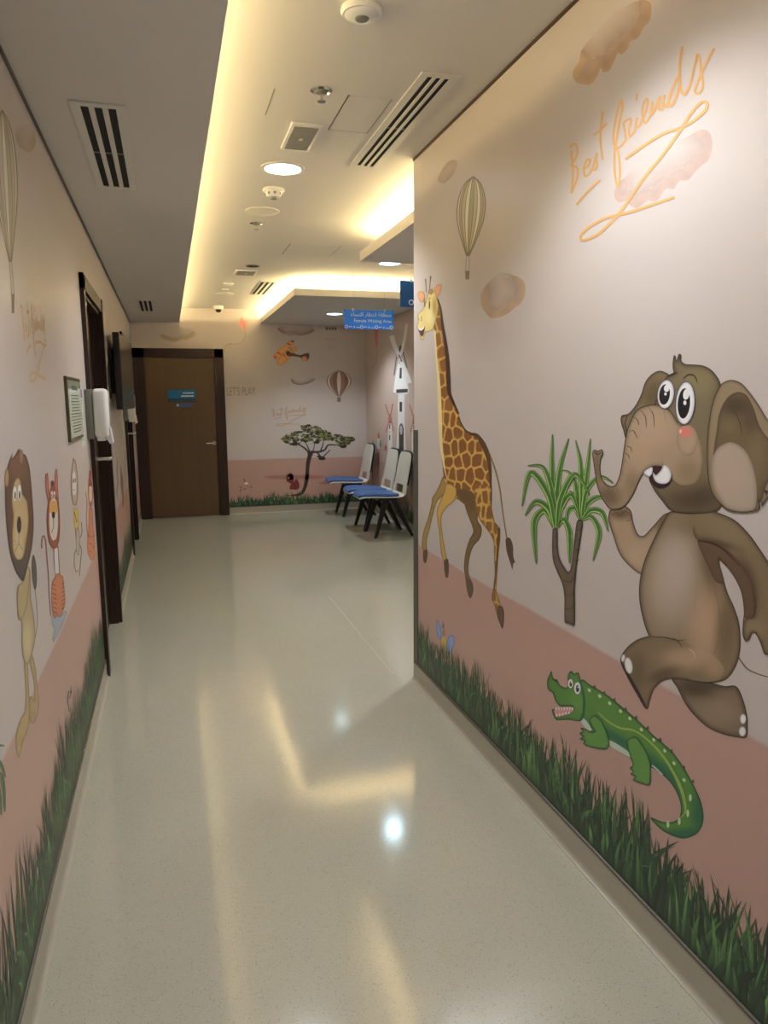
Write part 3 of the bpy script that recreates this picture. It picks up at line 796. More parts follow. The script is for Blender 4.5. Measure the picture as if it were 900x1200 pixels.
# the same lettering shrunk onto the other walls: shape in wall metres
_all = np.array([p for pts, k in BFS for p in pts]); _P = WR.from_px(BF([tuple(p) for p in _all]))
_y0, _z0 = _P[:, 1].max(), _P[:, 2].min(); _h = _P[:, 2].max()-_z0; _wd = _y0-_P[:, 1].min()
def small_text(wall, cx, cz, width, c, sgn, lw, name='handwriting', label=None, al=0.8):
    A = Art(wall, z0=0.0003)
    k = width/_wd
    for pts, kk in BFS:
        P = WR.from_px([tuple(p) for p in smooth(BF(pts), False, 3.0)])
        u = (_y0-P[:, 1])*k; v = (P[:, 2]-_z0)*k
        n_ = len(P); d = np.stack([np.gradient(u), np.gradient(v)], 1); L = np.linalg.norm(d, axis=1)[:, None]+1e-9; nn = np.stack([-d[:, 1], d[:, 0]], 1)/L*lw/2
        Q = []
        for s_ in (1, -1):
            for i in range(n_):
                a, b = u[i]+s_*nn[i, 0]-width/2, v[i]+s_*nn[i, 1]
                Q.append((wall.val, cx+sgn*a, cz+b) if wall.ax == 0 else (cx+sgn*a, wall.val, cz+b))
        P3 = wall.lift(np.array(Q), A.z+A.dz*np.tile(np.linspace(0, 1, n_), 2)); A.V.append(P3); A.Fc += [(A.n+i, A.n+i+1, A.n+n_+i+1, A.n+n_+i) for i in range(n_-1)]
        A.C.append(np.tile(A.c(c, al), (2*n_, 1))); A.n += 2*n_; A.z += 2*A.dz
    return A.build(name, label, m=M_wash)

# ---- hot-air balloons
def balloon(wall, tf, top, neck, hw, cols_, n=9, label=None, basket=None, lw=0.6, fade=None):
    A = Art(wall, tf); top = np.array(top, float); neck = np.array(neck, float)
    ts = np.linspace(0, 1, 15); prof = np.interp(ts, [0, .04, .12, .25, .4, .55, .7, .85, 1], [0.02, .36, .66, .92, 1, .94, .72, .42, .10])
    ph = np.linspace(-90, 90, n+1)
    d = neck-top; nn = np.array((1.0, 0.0))
    for k in range(n):
        a, b = math.sin(math.radians(ph[k])), math.sin(math.radians(ph[k+1]))
        L = [tuple(top+d*t+nn*hw*p*a) for t, p in zip(ts, prof)]; R = [tuple(top+d*t+nn*hw*p*b) for t, p in zip(ts, prof)]
        A.fill(L+R[::-1], cols_[k % len(cols_)], sm=False); A.z -= A.dz
    A.z += A.dz
    for k in range(n+1):
        a = math.sin(math.radians(ph[k]))
        A.stroke([tuple(top+d*t+nn*hw*p*a) for t, p in zip(ts, prof)], (110, 92, 74), lw); A.z -= A.dz
    A.z += A.dz
    if basket:
        (bx, by), bw, bh = basket
        for s_ in (-1, 1): A.stroke([tuple(neck+nn*hw*0.1*s_), (bx+s_*bw*0.8, by)], (110, 92, 74), lw*0.8, sm=False)
        A.fill([(bx-bw, by), (bx+bw, by), (bx+bw*0.8, by+bh), (bx-bw*0.8, by+bh)], (112, 94, 76), sm=False)
    return A.build('balloon_picture', label)
balloon(WR, C8, (190, 145), (155, 655), 92, [(168, 150, 120), (196, 184, 158), (150, 138, 96)], 11, 'striped balloon printed near the end of the right wall', ((152, 750), 15, 55), 0.7)

# ---- giraffe
G3 = T(480, 320, 6.4286); G4 = T(480, 480, 4.615)
def g3(p): return [((x/6.4286)*4.615, (320+y/6.4286-480)*4.615) for x, y in p]
seedR = np.random.RandomState(5)
def patches(cell, c_in, c_ln, wl=0.16, sx=1.0):
    def fn(q, cols, s):
        lo, hi = q.min(0), q.max(0)
        gx, gy = np.meshgrid(np.arange(lo[0]-cell, hi[0]+cell, cell*sx), np.arange(lo[1]-cell, hi[1]+cell, cell))
        gx = gx+((np.arange(gx.shape[0]) % 2)*cell*sx*0.5)[:, None]
        S = np.stack([gx.ravel(), gy.ravel()], 1)+seedR.uniform(-0.22, 0.22, (gx.size, 2))*cell
        D = np.sqrt((((q[:, None, :]-S)/np.array((sx, 1.0)))**2).sum(2)); D.sort(1)
        e = (D[:, 1]-D[:, 0])/cell
        t = np.clip((e-wl)/0.08, 0, 1)[:, None]
        base = s.c(c_in)[None, :]
        return cols*(1-t)+base*t
    return fn
A = Art(WR, G4)
BR = (104, 66, 36); YE_ = (186, 144, 74)
A.stroke([(405, 180), (440, 260), (468, 340), (490, 440), (505, 560), (526, 695)], (120, 95, 60), [2.2, 1.8, 1.4])
A.fill([(520, 700), (535, 690), (550, 705), (560, 740), (562, 800), (572, 828), (562, 830), (556, 865), (545, 830), (535, 800), (524, 760)], (84, 60, 44))
# far legs
A.fill([(185, 360), (165, 400), (145, 440), (122, 480), (118, 515), (98, 590), (78, 650), (68, 700), (66, 735), (75, 765), (96, 768), (92, 735), (94, 700), (110, 640), (128, 565), (148, 500), (185, 460), (215, 420)], (150, 118, 62), edge=(95, 70, 38), ew=1.6, grid=2)
A.fill([(76, 760), (96, 762), (97, 795), (88, 830), (78, 828), (72, 790)], (80, 55, 45))
A.fill([(295, 470), (305, 540), (335, 620), (345, 660), (325, 700), (303, 770), (294, 850), (300, 900), (306, 935), (326, 925), (318, 870), (325, 800), (345, 740), (382, 695), (390, 640), (368, 595), (375, 500)], (112, 86, 52), edge=(78, 56, 36), ew=2, grid=2)
A.fill([(304, 928), (325, 912), (343, 945), (343, 990), (330, 1022), (316, 1000)], (92, 70, 52))
# torso and neck in one sheet
neckL = g3([(185, 395), (190, 480), (196, 600), (205, 700), (213, 800), (220, 900), (225, 1000)])
neckR = g3([(395, 1145), (370, 1060), (345, 985), (308, 930), (298, 820), (293, 720), (285, 640), (268, 560), (248, 480), (240, 400), (232, 320), (222, 240), (205, 185)])
body = neckL+[(160, 10), (160, 120), (168, 220), (178, 300), (184, 360), (195, 410), (240, 470), (290, 500), (330, 505), (365, 520), (400, 600), (430, 640), (465, 640), (450, 560), (440, 500), (438, 420), (440, 330), (425, 250), (395, 175), (362, 130), (335, 124), (312, 130), (287, 92)]+neckR
A.fill(body, YE_, edge=(150, 112, 58), ew=1.2, grid=1.25, step=1.5, fn=patches(16, (124, 78, 38), YE_, 0.10, 0.62), blobs=())
A.fill([(250, 440), (300, 430), (345, 450), (370, 520), (330, 560), (305, 520), (270, 490)], (98, 72, 44), edge=(112, 80, 44), ew=5, grid=2)
A.stroke(g3([(192, 430), (200, 600), (218, 800), (228, 1000)])+[(166, 60), (172, 200), (192, 330), (203, 372)], (206, 178, 120), [1.4, 2.2, 4.0, 4.5, 3.4, 0.5])
A.stroke(g3([(212, 195), (235, 270), (250, 400), (270, 520), (286, 650), (293, 780), (300, 900), (330, 975), (370, 1060)]), (66, 42, 32), [1.6, 2.4, 3.5, 4, 4.6, 5, 5, 3.5, 2], taper=None)
A.stroke([(262, 40), (300, 110), (335, 132), (365, 140), (400, 190), (428, 270), (437, 350), (440, 450), (440, 540)], (84, 54, 34), [1.5, 2, 4, 6, 5, 4, 2.5, 3, 1.5])
# near legs
A.fill([(200, 400), (185, 450), (150, 535), (150, 590), (160, 660), (165, 720), (172, 780), (188, 830), (206, 828), (195, 775), (186, 720), (176, 650), (173, 580), (200, 530), (248, 485), (250, 420)], (182, 142, 72), edge=(112, 82, 42), ew=1.6, grid=1.6)
A.fill([(188, 815), (208, 808), (213, 860), (208, 910), (196, 908), (188, 862)], (88, 62, 48))
A.fill([(355, 420), (362, 540), (378, 592), (412, 640), (440, 680), (455, 720), (458, 800), (460, 900), (450, 980), (444, 1020), (460, 1060), (474, 1112), (492, 1065), (482, 1020), (471, 980), (476, 880), (482, 780), (491, 700), (489, 640), (462, 608), (442, 540), (438, 420)], (184, 142, 70), edge=(110, 76, 38), ew=1.8, grid=1.5, fn=patches(16, (126, 82, 40), YE_, 0.16, 0.5))
A.stroke([(485, 640), (478, 740), (466, 900), (458, 980)], (92, 62, 36), [3, 2, 1.5, 1])
A.fill([(474, 1112), (484, 1060), (504, 1068), (512, 1112), (504, 1184), (490, 1160)], (94, 62, 48), edge=(70, 45, 36), ew=2, grid=1.6)
# head
A.tf = G3
A.fill([(185, 190), (182, 150), (195, 105), (218, 84), (243, 84), (236, 140), (212, 178)], (196, 136, 92), edge=(150, 100, 66), ew=1, grid=1.4)
A.fill([(118, 190), (108, 145), (82, 134), (62, 160), (72, 200), (92, 222), (108, 215)], (196, 136, 92), edge=(150, 100, 66), ew=1, grid=1.4)
for a in ([(121, 45), (124, 90), (128, 145)], [(160, 22), (156, 70), (152, 125)]): A.stroke(a, (86, 66, 46), [1.6, 0.8, 0.8])
A.fill([(58, 395), (52, 410), (70, 425), (76, 470), (90, 508), (106, 500), (112, 462), (122, 446), (150, 440), (178, 425), (190, 385), (205, 330), (218, 250), (208, 190), (188, 140), (165, 118), (142, 140), (130, 190), (118, 225), (98, 275), (72, 295), (60, 312), (64, 360)], (196, 172, 108), edge=(140, 112, 62), ew=1.4, grid=1.6, blobs=[((150, 330), 30, 60, (206, 184, 128)), ((190, 250), 16, 70, (160, 124, 60))])
A.fill([(140, 150), (150, 120), (175, 118), (180, 150), (160, 165)], (140, 106, 60))
A.fill([(62, 416), (88, 422), (116, 402), (114, 432), (104, 468), (92, 480), (78, 455)], (84, 44, 34))
A.fill([(64, 413), (86, 420), (112, 404), (108, 420), (88, 434), (72, 428)], (226, 216, 196))
A.ell(151, 240, 5, 34, (40, 30, 25)); A.ell(116, 232, 4, 26, (40, 30, 25))
A.stroke([(88, 325), (92, 345), (86, 362)], (130, 100, 60), 0.8); A.stroke([(66, 335), (70, 355)], (130, 100, 60), 0.8)
A.stroke([(104, 215), (115, 190)], (60, 44, 30), 0.8); A.stroke([(145, 200), (158, 185)], (60, 44, 30), 0.8)
A.build('giraffe_picture', 'leaping patched giraffe printed at the end of the right wall')

# ---- palm
P5 = T(600, 500, 5)
A = Art(WR, P5)
LEAF_D, LEAF_L = (62, 96, 46), (134, 160, 78)
def leaf(A, pts, w_, tf=None, dk=LEAF_D, lt=LEAF_L):
    W = [w_*0.45, w_*0.8, w_, w_*0.85, w_*0.5, 0.15]
    A.stroke(pts, (40, 62, 34), [v+1.1 for v in W], tf=tf, step=2)
    A.stroke(pts, lt, W, tf=tf, step=2)
    A.stroke([(x+w_*0.35, y-w_*0.35) for x, y in pts[:-1]]+[pts[-1]], dk, [v*0.6 for v in W], tf=tf, step=2)
right = [[(400, 545), (372, 482), (332, 490), (318, 572)], [(400, 540), (380, 430), (340, 375)], [(395, 540), (372, 340), (335, 268), (290, 255)], [(402, 540), (408, 400), (403, 220), (375, 80)],
         [(408, 540), (424, 400), (445, 230), (462, 70)], [(410, 540), (445, 450), (510, 412), (575, 430)], [(410, 540), (440, 370), (520, 295), (595, 330)], [(412, 545), (462, 490), (530, 505), (566, 612)], [(412, 545), (468, 530), (512, 620), (478, 785)]]
for l in right: leaf(A, l, 6.0)
left = [[(255, 590), (242, 400), (236, 200), (240, 45)], [(260, 590), (262, 420), (288, 220), (335, 70)], [(255, 590), (240, 400), (185, 240), (95, 228)], [(268, 585), (305, 545), (338, 620), (340, 800)], [(250, 590), (190, 490), (132, 560), (145, 805)],
        [(250, 590), (215, 480), (140, 440), (80, 520)], [(252, 590), (215, 400), (110, 270), (62, 465)], [(265, 590), (290, 470), (350, 400), (402, 535)], [(265, 590), (285, 430), (370, 280), (460, 400)]]
for l in left: leaf(A, l, 6.6)
A.fill([(243, 600), (268, 600), (270, 700), (285, 780), (330, 852), (346, 840), (357, 780), (372, 650), (388, 550), (416, 550), (405, 650), (385, 780), (375, 880), (370, 950), (368, 1162), (340, 1150), (314, 1145), (312, 1000), (300, 920), (270, 850), (245, 780), (240, 700)], (96, 78, 60), edge=(52, 40, 32), ew=2.2, grid=2.2, line=(44, 34, 28), lw=0.6)
for y in (640, 700, 760): A.stroke([(245, y), (256, y+12), (268, y)], (60, 46, 36), 0.7)
for y in (600, 660, 720, 780): A.stroke([(372+(780-y)*0.08, y), (385+(780-y)*0.08, y+10), (398+(780-y)*0.05, y-4)], (48, 36, 30), 0.7)
for y in (900, 980, 1060): A.stroke([(314, y), (345, y+10), (370, y-25)], (60, 46, 36), 0.8)
A.build('palm_picture', 'two headed green palm printed between giraffe and elephant')

# ---- elephant: body, ear, eyes, tusks as printed areas
E1 = T(640, 380, 3.4615); E2 = T(680, 600, 4.0909); S6 = T(480, 380, 2.1429); E7 = T(780, 420, 6)
LN = (52, 38, 28); E_D = (70, 54, 38); E_M = (112, 94, 70); E_L = (152, 126, 104); E_P = (152, 132, 116)
A = Art(WR, E2)
HALO = None
A.stroke([(760, 698), (800, 750), (850, 775), (900, 790), (960, 800), (1010, 790)], (92, 72, 56), [1.6, 1.2, 1.0])
A.fill([(440, 790), (470, 850), (510, 925), (560, 985), (620, 1035), (690, 1065), (750, 1078), (796, 1078), (802, 1020), (798, 970), (780, 900), (748, 838), (690, 836), (620, 815), (540, 780)], (112, 92, 72), edge=E_D, ew=7, grid=3.2, line=LN, lw=0.9, blobs=[((660, 960), 110, 70, (128, 106, 86)), ((560, 840), 110, 50, (72, 56, 42))])
A.ell(781, 992, 15, 24, (214, 206, 198), edge=(150, 140, 130)); A.ell(778, 1052, 17, 24, (214, 206, 198), edge=(150, 140, 130))
# far arm raised
A.fill([(503, 468), (500, 490), (512, 530), (528, 575), (552, 605), (586, 628), (615, 610), (640, 540), (655, 500), (664, 474), (640, 478), (612, 508), (588, 532), (573, 528), (562, 500), (556, 470), (542, 458), (518, 460)], (150, 124, 98), edge=(104, 82, 60), ew=5, grid=3, line=LN, lw=0.9, tf=S6, blobs=[((530, 475), 30, 16, (96, 76, 54)), ((575, 580), 30, 30, (160, 134, 108)), ((640, 500), 22, 40, (92, 74, 52))])
A.stroke([(510, 480), (520, 472), (528, 482), (540, 470), (552, 476), (556, 490), (545, 494)], (74, 56, 40), 0.8, tf=S6)
# body
A.fill([(430, 0), (395, 55), (355, 130), (312, 228), (289, 320), (285, 410), (300, 500), (330, 590), (400, 700), (480, 780), (560, 800), (640, 816), (705, 795), (748, 730), (766, 650), (762, 545), (738, 460), (706, 390), (684, 310), (668, 225), (720, 190), (740, 120), (650, 0), (560, -12)], (118, 97, 72), edge=(80, 62, 44), ew=6, grid=3.0, line=LN, lw=1.0,
       blobs=[((600, 560), 95, 190, (158, 126, 100), 1), ((700, 560), 50, 170, (98, 78, 56), 0.9, 6), ((440, 340), 125, 235, (152, 132, 114), 1, 6), ((450, 280), 80, 150, (158, 140, 126), 0.8, 6), ((620, 250), 40, 130, (90, 68, 50), 0.8, -12), ((600, 60), 130, 60, (104, 86, 62), 0.8)])
A.stroke([(430, 105), (490, 130), (535, 190), (555, 280), (556, 400), (545, 500)], (136, 112, 90), 0.8, taper='both')
A.stroke([(600, 240), (640, 340), (664, 450), (668, 560), (650, 660), (600, 720)], (112, 88, 66), 0.9, taper='both')
# front leg
A.fill([(330, 596), (275, 613), (222, 656), (195, 710), (225, 785), (275, 875), (318, 943), (332, 905), (352, 850), (390, 812), (440, 798), (520, 806), (600, 815), (670, 800), (690, 750), (640, 690), (560, 650), (500, 625), (440, 603)], (112, 92, 68), edge=(78, 60, 42), ew=5, grid=3.0, part=(0, 12),
       blobs=[((510, 700), 120, 55, (152, 122, 96), 1), ((650, 740), 60, 60, (150, 120, 94), 0.8), ((600, 660), 70, 50, (156, 126, 100), 0.9), ((400, 780), 80, 30, (80, 60, 44), 0.8, -18), ((270, 760), 45, 90, (92, 74, 52), 0.8)])
A.stroke([(330, 596), (275, 613), (222, 656), (195, 710), (225, 785), (275, 875), (318, 943), (332, 905), (352, 850), (390, 812), (440, 798), (520, 806), (600, 817), (660, 812)], LN, 1.0)
A.stroke([(197, 712), (222, 765), (270, 850), (318, 940)], (40, 28, 22), [1, 3, 3.4, 1])
A.stroke([(330, 598), (400, 600), (460, 614), (512, 612)], LN, 1.0, taper='both'); A.stroke([(440, 603), (470, 620), (492, 652)], LN, 0.9, taper='both'); A.stroke([(520, 655), (545, 675), (552, 700)], (178, 150, 124), 1.2, taper='both')
A.ell(233, 736, 19, 40, (216, 208, 200), rot=-10, edge=(150, 140, 130)); A.ell(207, 700, 9, 19, (216, 208, 200), rot=10, edge=(150, 140, 130))
# near arm, running past the picture's right side
A.fill([(560, -5), (650, 0), (740, 40), (810, 108), (862, 180), (905, 245), (960, 330), (988, 440), (975, 540), (960, 610), (935, 660), (905, 682), (886, 680), (866, 625), (842, 580), (824, 580), (808, 615), (795, 620), (782, 590), (783, 535), (800, 505), (835, 500), (842, 440), (825, 360), (792, 290), (740, 228), (690, 182), (640, 152), (565, 136), (540, 80)], (112, 92, 66), edge=(76, 58, 40), ew=5, grid=3.2, part=(1, 33),
       blobs=[((700, 90), 140, 45, (120, 100, 74), 0.9, 35), ((800, 330), 45, 120, (74, 52, 38), 0.9, -18), ((640, 150), 110, 22, (66, 46, 34), 0.9, 12), ((840, 560), 50, 40, (130, 106, 82), 0.8)])
A.stroke([(650, 0), (740, 40), (810, 108), (862, 180), (905, 245), (960, 330), (988, 440), (975, 540), (960, 610), (935, 660), (905, 682), (886, 680), (866, 625), (842, 580), (824, 580), (808, 615), (795, 620), (782, 590), (783, 535), (788, 470), (770, 370), (720, 280), (668, 225)], LN, 1.0)
A.fill([(565, 136), (640, 150), (712, 188), (772, 250), (815, 320), (840, 420), (832, 500), (790, 505), (786, 450), (768, 370), (720, 282), (668, 222), (672, 260), (690, 340), (650, 330), (600, 230)], (88, 66, 48), edge=(74, 54, 40), ew=4, grid=2.5)
A.stroke([(565, 136), (640, 152), (700, 190), (760, 255)], (48, 32, 24), [1, 2.2, 1.5, 0.6])
eleph = A.build('elephant_picture', 'big smiling brown elephant printed on the right wall')
zb = A.z
# far ear, head, trunk
A = Art(WR, E1, z0=zb)
A.fill([(500, 205), (465, 190), (432, 203), (405, 235), (388, 285), (365, 330), (335, 364), (308, 372), (306, 398), (316, 430), (326, 462), (345, 420), (400, 360), (470, 330), (510, 240)], (112, 94, 68), edge=(72, 56, 40), ew=4, grid=2.6, line=LN, lw=0.9, blobs=[((440, 280), 40, 60, (84, 66, 46), 0.9, 20)])
A.stroke([(310, 375), (330, 368), (322, 400), (330, 440)], (60, 42, 30), 1.2)
head = [(520, 198), (516, 165), (522, 125), (531, 150), (541, 120), (548, 124), (548, 148), (566, 163), (600, 165), (640, 170), (675, 190), (705, 235), (712, 300), (700, 400), (680, 500), (678, 600), (700, 680), (712, 735), (690, 757), (640, 766), (570, 766), (510, 755), (470, 710), (440, 670), (420, 620), (440, 560), (430, 380), (455, 290), (490, 215)]
A.fill(head, (106, 90, 67), edge=(70, 56, 38), ew=6, grid=2.8, line=LN, lw=1.0, blobs=[((620, 240), 70, 60, (116, 101, 70)), ((600, 700), 120, 70, (62, 46, 34), 0.9), ((540, 620), 100, 60, (104, 86, 62), 0.8), ((690, 500), 25, 200, (82, 64, 44), 0.8)])
trunk = [(190, 525), (196, 510), (212, 516), (226, 508), (232, 525), (222, 550), (220, 595), (230, 632), (255, 655), (280, 655), (298, 620), (308, 575), (316, 520), (324, 465), (336, 415), (365, 355), (405, 332), (450, 328), (500, 348), (536, 400), (565, 420), (600, 430), (628, 480), (638, 550), (628, 610), (600, 648), (550, 655), (512, 630), (495, 592), (470, 577), (430, 577), (398, 600), (376, 640), (352, 692), (322, 735), (290, 750), (262, 748), (235, 715), (214, 670), (203, 620), (196, 570)]
A.fill(trunk, (146, 121, 96), edge=(110, 90, 66), ew=4.5, grid=2.4,
       blobs=[((250, 700), 60, 45, (92, 72, 52), 0.9), ((210, 580), 16, 70, (98, 76, 56), 0.8), ((430, 430), 80, 70, (160, 132, 108), 0.9), ((380, 520), 50, 60, (158, 130, 104), 0.8), ((580, 600), 55, 60, (122, 102, 76), 0.9), ((350, 650), 30, 50, (112, 90, 66), 0.6)])
A.stroke(trunk[:33]+[(398, 600), (376, 640), (352, 692), (322, 735), (290, 750), (262, 748), (235, 715), (214, 670), (203, 620), (196, 570), (190, 525)], LN, 0.9) if False else None
A.stroke([(536, 402), (500, 348), (450, 328), (405, 332), (365, 355), (336, 415), (324, 465), (316, 520), (308, 575), (298, 620), (280, 655), (255, 655), (230, 632), (220, 595), (222, 550), (232, 525), (226, 508), (212, 516), (196, 510), (190, 525), (196, 570), (203, 620), (214, 670), (235, 715), (262, 748), (290, 750), (322, 735), (352, 692), (376, 640), (398, 600), (430, 577), (470, 577)], LN, 1.0)
A.stroke([(470, 550), (478, 580), (510, 628), (548, 654), (600, 648)], (92, 70, 50), 1.0, taper='both')
for a in ([(382, 346), (404, 375), (408, 422)], [(416, 336), (436, 366), (441, 420)], [(352, 372), (372, 388), (378, 412)], [(480, 352), (486, 385)], [(336, 440), (354, 430), (374, 466)], [(326, 494), (345, 500), (350, 520)], [(320, 520), (336, 532), (340, 548)], [(314, 548), (332, 562)], [(306, 600), (320, 612)], [(300, 630), (312, 640)], [(270, 660), (274, 685)], [(252, 655), (252, 680)], [(238, 645), (232, 668)], [(284, 652), (292, 672)]):
    A.stroke(a, (78, 56, 42), 1.0, taper='both')
A.stroke([(198, 520), (212, 528), (224, 520)], (60, 42, 34), 1.0)
A.ell(575, 470, 44, 62, (150, 124, 100), edge=(134, 110, 84), ew=6); A.fill([(540, 430), (560, 412), (590, 420), (596, 445), (580, 462), (550, 458)], (186, 104, 92), edge=(158, 116, 98), ew=4, grid=1.8); A.ell(548, 434, 5, 9, (214, 150, 140), rot=20)
for a in ([(556, 222), (580, 204), (606, 210), (617, 240)], [(498, 212), (516, 200), (536, 196)]): A.stroke(a, (60, 46, 34), 1.5, taper='both')
A.fill([(430, 578), (470, 577), (505, 592), (513, 630), (492, 658), (458, 664), (430, 642), (420, 612)], (46, 22, 24), sm=True)
A.build('head', 'elephant head with raised curling trunk', eleph)
A2 = Art(WR, E1, z0=A.z)
A2.fill([(436, 600), (448, 612), (470, 590), (480, 570), (500, 582), (511, 612), (500, 640), (476, 648), (450, 640), (438, 622)], (206, 204, 208), edge=(150, 146, 152), ew=2.5, grid=1.6)
A2.fill([(398, 602), (414, 586), (434, 580), (432, 606), (420, 618), (408, 612)], (206, 204, 208), edge=(160, 156, 160), ew=1.6, grid=1.4)
A2.build('tusks', 'white tusks', eleph)
A3 = Art(WR, E1, z0=A.z)
for cx, cy, rx, ry, rot in ((488, 284, 33, 58, 7), (567, 320, 38, 86, 4)):
    A3.ell(cx, cy, rx+3, ry+3, (70, 54, 44), rot); A3.ell(cx, cy, rx, ry, (214, 212, 220), rot, edge=(150, 148, 160), ew=2.5)
    A3.ell(cx-5, cy+1, rx*0.66, ry*0.72, (22, 20, 22), rot); A3.ell(cx+rx*0.12, cy-ry*0.42, rx*0.34, ry*0.26, (238, 238, 240), 10); A3.ell(cx-1, cy-ry*0.02, rx*0.17, ry*0.11, (230, 230, 232))
A3.build('eyes', 'big white eyes with black pupils', eleph)
A = Art(WR, E7, z0=A.z)
A.fill([(395, 185), (430, 162), (480, 155), (540, 180), (600, 248), (655, 325), (720, 430), (790, 520), (840, 600), (870, 700), (860, 790), (820, 830), (780, 900), (745, 930), (720, 938), (700, 928), (722, 975), (700, 1005), (680, 1040), (682, 1005), (660, 1000), (665, 1052), (640, 1070), (585, 1080), (520, 1080), (450, 1068), (400, 1032), (350, 975), (318, 900), (302, 800), (298, 650), (306, 500), (328, 350), (358, 250)], (128, 107, 80), edge=(96, 78, 56), ew=4, grid=2.8, line=LN, lw=1.0)
A.fill([(345, 640), (365, 500), (380, 400), (410, 320), (455, 262), (520, 236), (578, 262), (625, 350), (660, 460), (700, 530), (760, 600), (810, 700), (800, 790), (740, 850), (700, 925), (690, 990), (655, 1000), (640, 1060), (560, 1072), (470, 1066), (410, 1020), (355, 920), (335, 780)], (96, 78, 54), edge=(76, 58, 42), ew=5, grid=2.8, blobs=[((500, 330), 110, 70, (64, 48, 36), 0.9), ((610, 420), 70, 110, (72, 54, 40), 0.7), ((450, 480), 60, 50, (104, 88, 60), 0.8), ((650, 700), 70, 160, (112, 92, 66), 0.7)])
A.fill([(450, 590), (380, 625), (340, 690), (328, 790), (345, 900), (385, 985), (440, 1050), (520, 1074), (590, 1072), (636, 1050), (648, 960), (640, 850), (612, 740), (570, 655), (510, 605)], (152, 132, 114), edge=(132, 110, 90), ew=5, grid=3, blobs=[((470, 850), 120, 120, (160, 134, 118), 0.8)])
A.stroke([(480, 360), (515, 420), (535, 480), (542, 545)], (60, 42, 32), 1.2, taper='both')
A.build('ear', 'large near ear with pale inner side', eleph)

# ---- crocodile
CR = T(620, 760, 4.0909)
A = Art(WR, CR)
G1, G2, GL = (78, 116, 48), (36, 88, 58), (128, 148, 66); GLN = (30, 62, 40)
A.fill([(250, 150), (300, 180), (380, 228), (450, 285), (520, 345), (600, 420), (680, 490), (740, 570), (790, 660), (825, 740), (835, 820), (810, 880), (750, 908), (690, 897), (630, 862), (585, 812), (640, 832), (690, 832), (722, 810), (730, 760), (714, 700), (682, 645), (642, 605), (590, 570), (540, 560), (480, 520), (430, 490), (370, 445), (300, 400), (255, 350), (240, 250)], G1, edge=GLN, ew=2.5, grid=2.4, line=GLN, lw=0.8,
       blobs=[((430, 440), 170, 28, G2, 1, 30), ((620, 570), 110, 30, G2, 1, 42), ((815, 790), 40, 110, G2, 1), ((730, 890), 120, 30, G2, 1, -6), ((700, 640), 24, 90, G2, 0.8, -25)])
A.stroke([(330, 305), (380, 350), (440, 382), (500, 392), (560, 430), (630, 500), (690, 590), (735, 690), (750, 780), (720, 815)], GL, [1, 2.2, 2.4, 2, 2.6, 3, 3, 4, 3, 1])
A.fill([(255, 330), (278, 350), (302, 392), (285, 392), (262, 370), (248, 345)], (172, 176, 160)); A.fill([(385, 440), (430, 462), (480, 498), (492, 525), (440, 498), (388, 465)], (166, 172, 156)); A.stroke([(590, 560), (615, 580), (640, 605)], (166, 172, 156), 1.6)
A.fill([(108, 108), (116, 145), (135, 150), (150, 178), (186, 186), (188, 130), (202, 108), (216, 122), (236, 116), (246, 150), (266, 230), (266, 300), (250, 345), (190, 340), (132, 340), (116, 312), (112, 292), (130, 290), (160, 285), (190, 290), (216, 288), (200, 275), (150, 275), (128, 250), (114, 212), (92, 195), (90, 150)], G1, edge=GLN, ew=2, grid=2.2, line=GLN, lw=0.8, blobs=[((230, 260), 40, 50, (88, 128, 54), 0.9)])
A.fill([(120, 290), (160, 284), (215, 286), (210, 305), (172, 322), (136, 330), (122, 316)], (186, 128, 122), edge=(90, 50, 50), ew=1.4, grid=1.4)
for k in range(7): A.fill([(126+k*13, 283), (136+k*13, 283), (131+k*13, 298)], (226, 222, 210), sm=False)
for k in range(5): A.fill([(128+k*15, 326-k*3), (138+k*15, 324-k*3), (133+k*15, 310-k*3)], (226, 222, 210), sm=False)
A.stroke([(248, 160), (262, 230), (262, 300), (248, 340)], G2, 2.6)
for cx, cy, rx, ry in ((200, 168, 12, 22), (233, 190, 16, 29)):
    A.ell(cx, cy, rx+2, ry+2, GLN); A.ell(cx, cy, rx, ry, (224, 224, 222)); A.ell(cx+1, cy+2, rx*0.5, ry*0.6, (26, 24, 24)); A.ell(cx+3, cy-5, rx*0.2, ry*0.18, (230, 230, 230))
A.fill([(292, 338), (318, 320), (350, 350), (376, 410), (386, 455), (376, 478), (350, 482), (290, 470), (262, 456), (270, 442), (244, 432), (262, 424), (243, 404), (262, 400), (248, 380), (276, 388), (304, 402), (318, 398), (300, 370)], (86, 126, 56), edge=GLN, ew=1.8, grid=2, line=GLN, lw=0.7)
A.fill([(472, 440), (500, 424), (524, 432), (552, 475), (580, 540), (584, 600), (578, 652), (540, 645), (500, 628), (512, 614), (488, 602), (502, 590), (484, 572), (500, 560), (488, 520), (476, 480)], (86, 126, 56), edge=GLN, ew=1.8, grid=2, line=GLN, lw=0.7)
for x, y in ((290, 200), (340, 228), (388, 262), (440, 300), (485, 335), (540, 388), (600, 438), (652, 490), (697, 550), (745, 630), (775, 715), (763, 790), (722, 828), (668, 842)): A.ell(x, y, 7, 10 if y < 700 else 18, (168, 184, 136), rot=-30 if y < 700 else 0)
for x, y in ((313, 183), (360, 212), (408, 245), (462, 290), (512, 330), (568, 380), (628, 435), (682, 490), (742, 568), (785, 635)): A.fill([(x-8, y+2), (x+6, y-10), (x+10, y+10)], (74, 66, 50), sm=False)
A.ell(130, 155, 4, 8, GLN, rot=-20)
A.build('crocodile_picture', 'grinning green crocodile printed above the grass on the right wall')

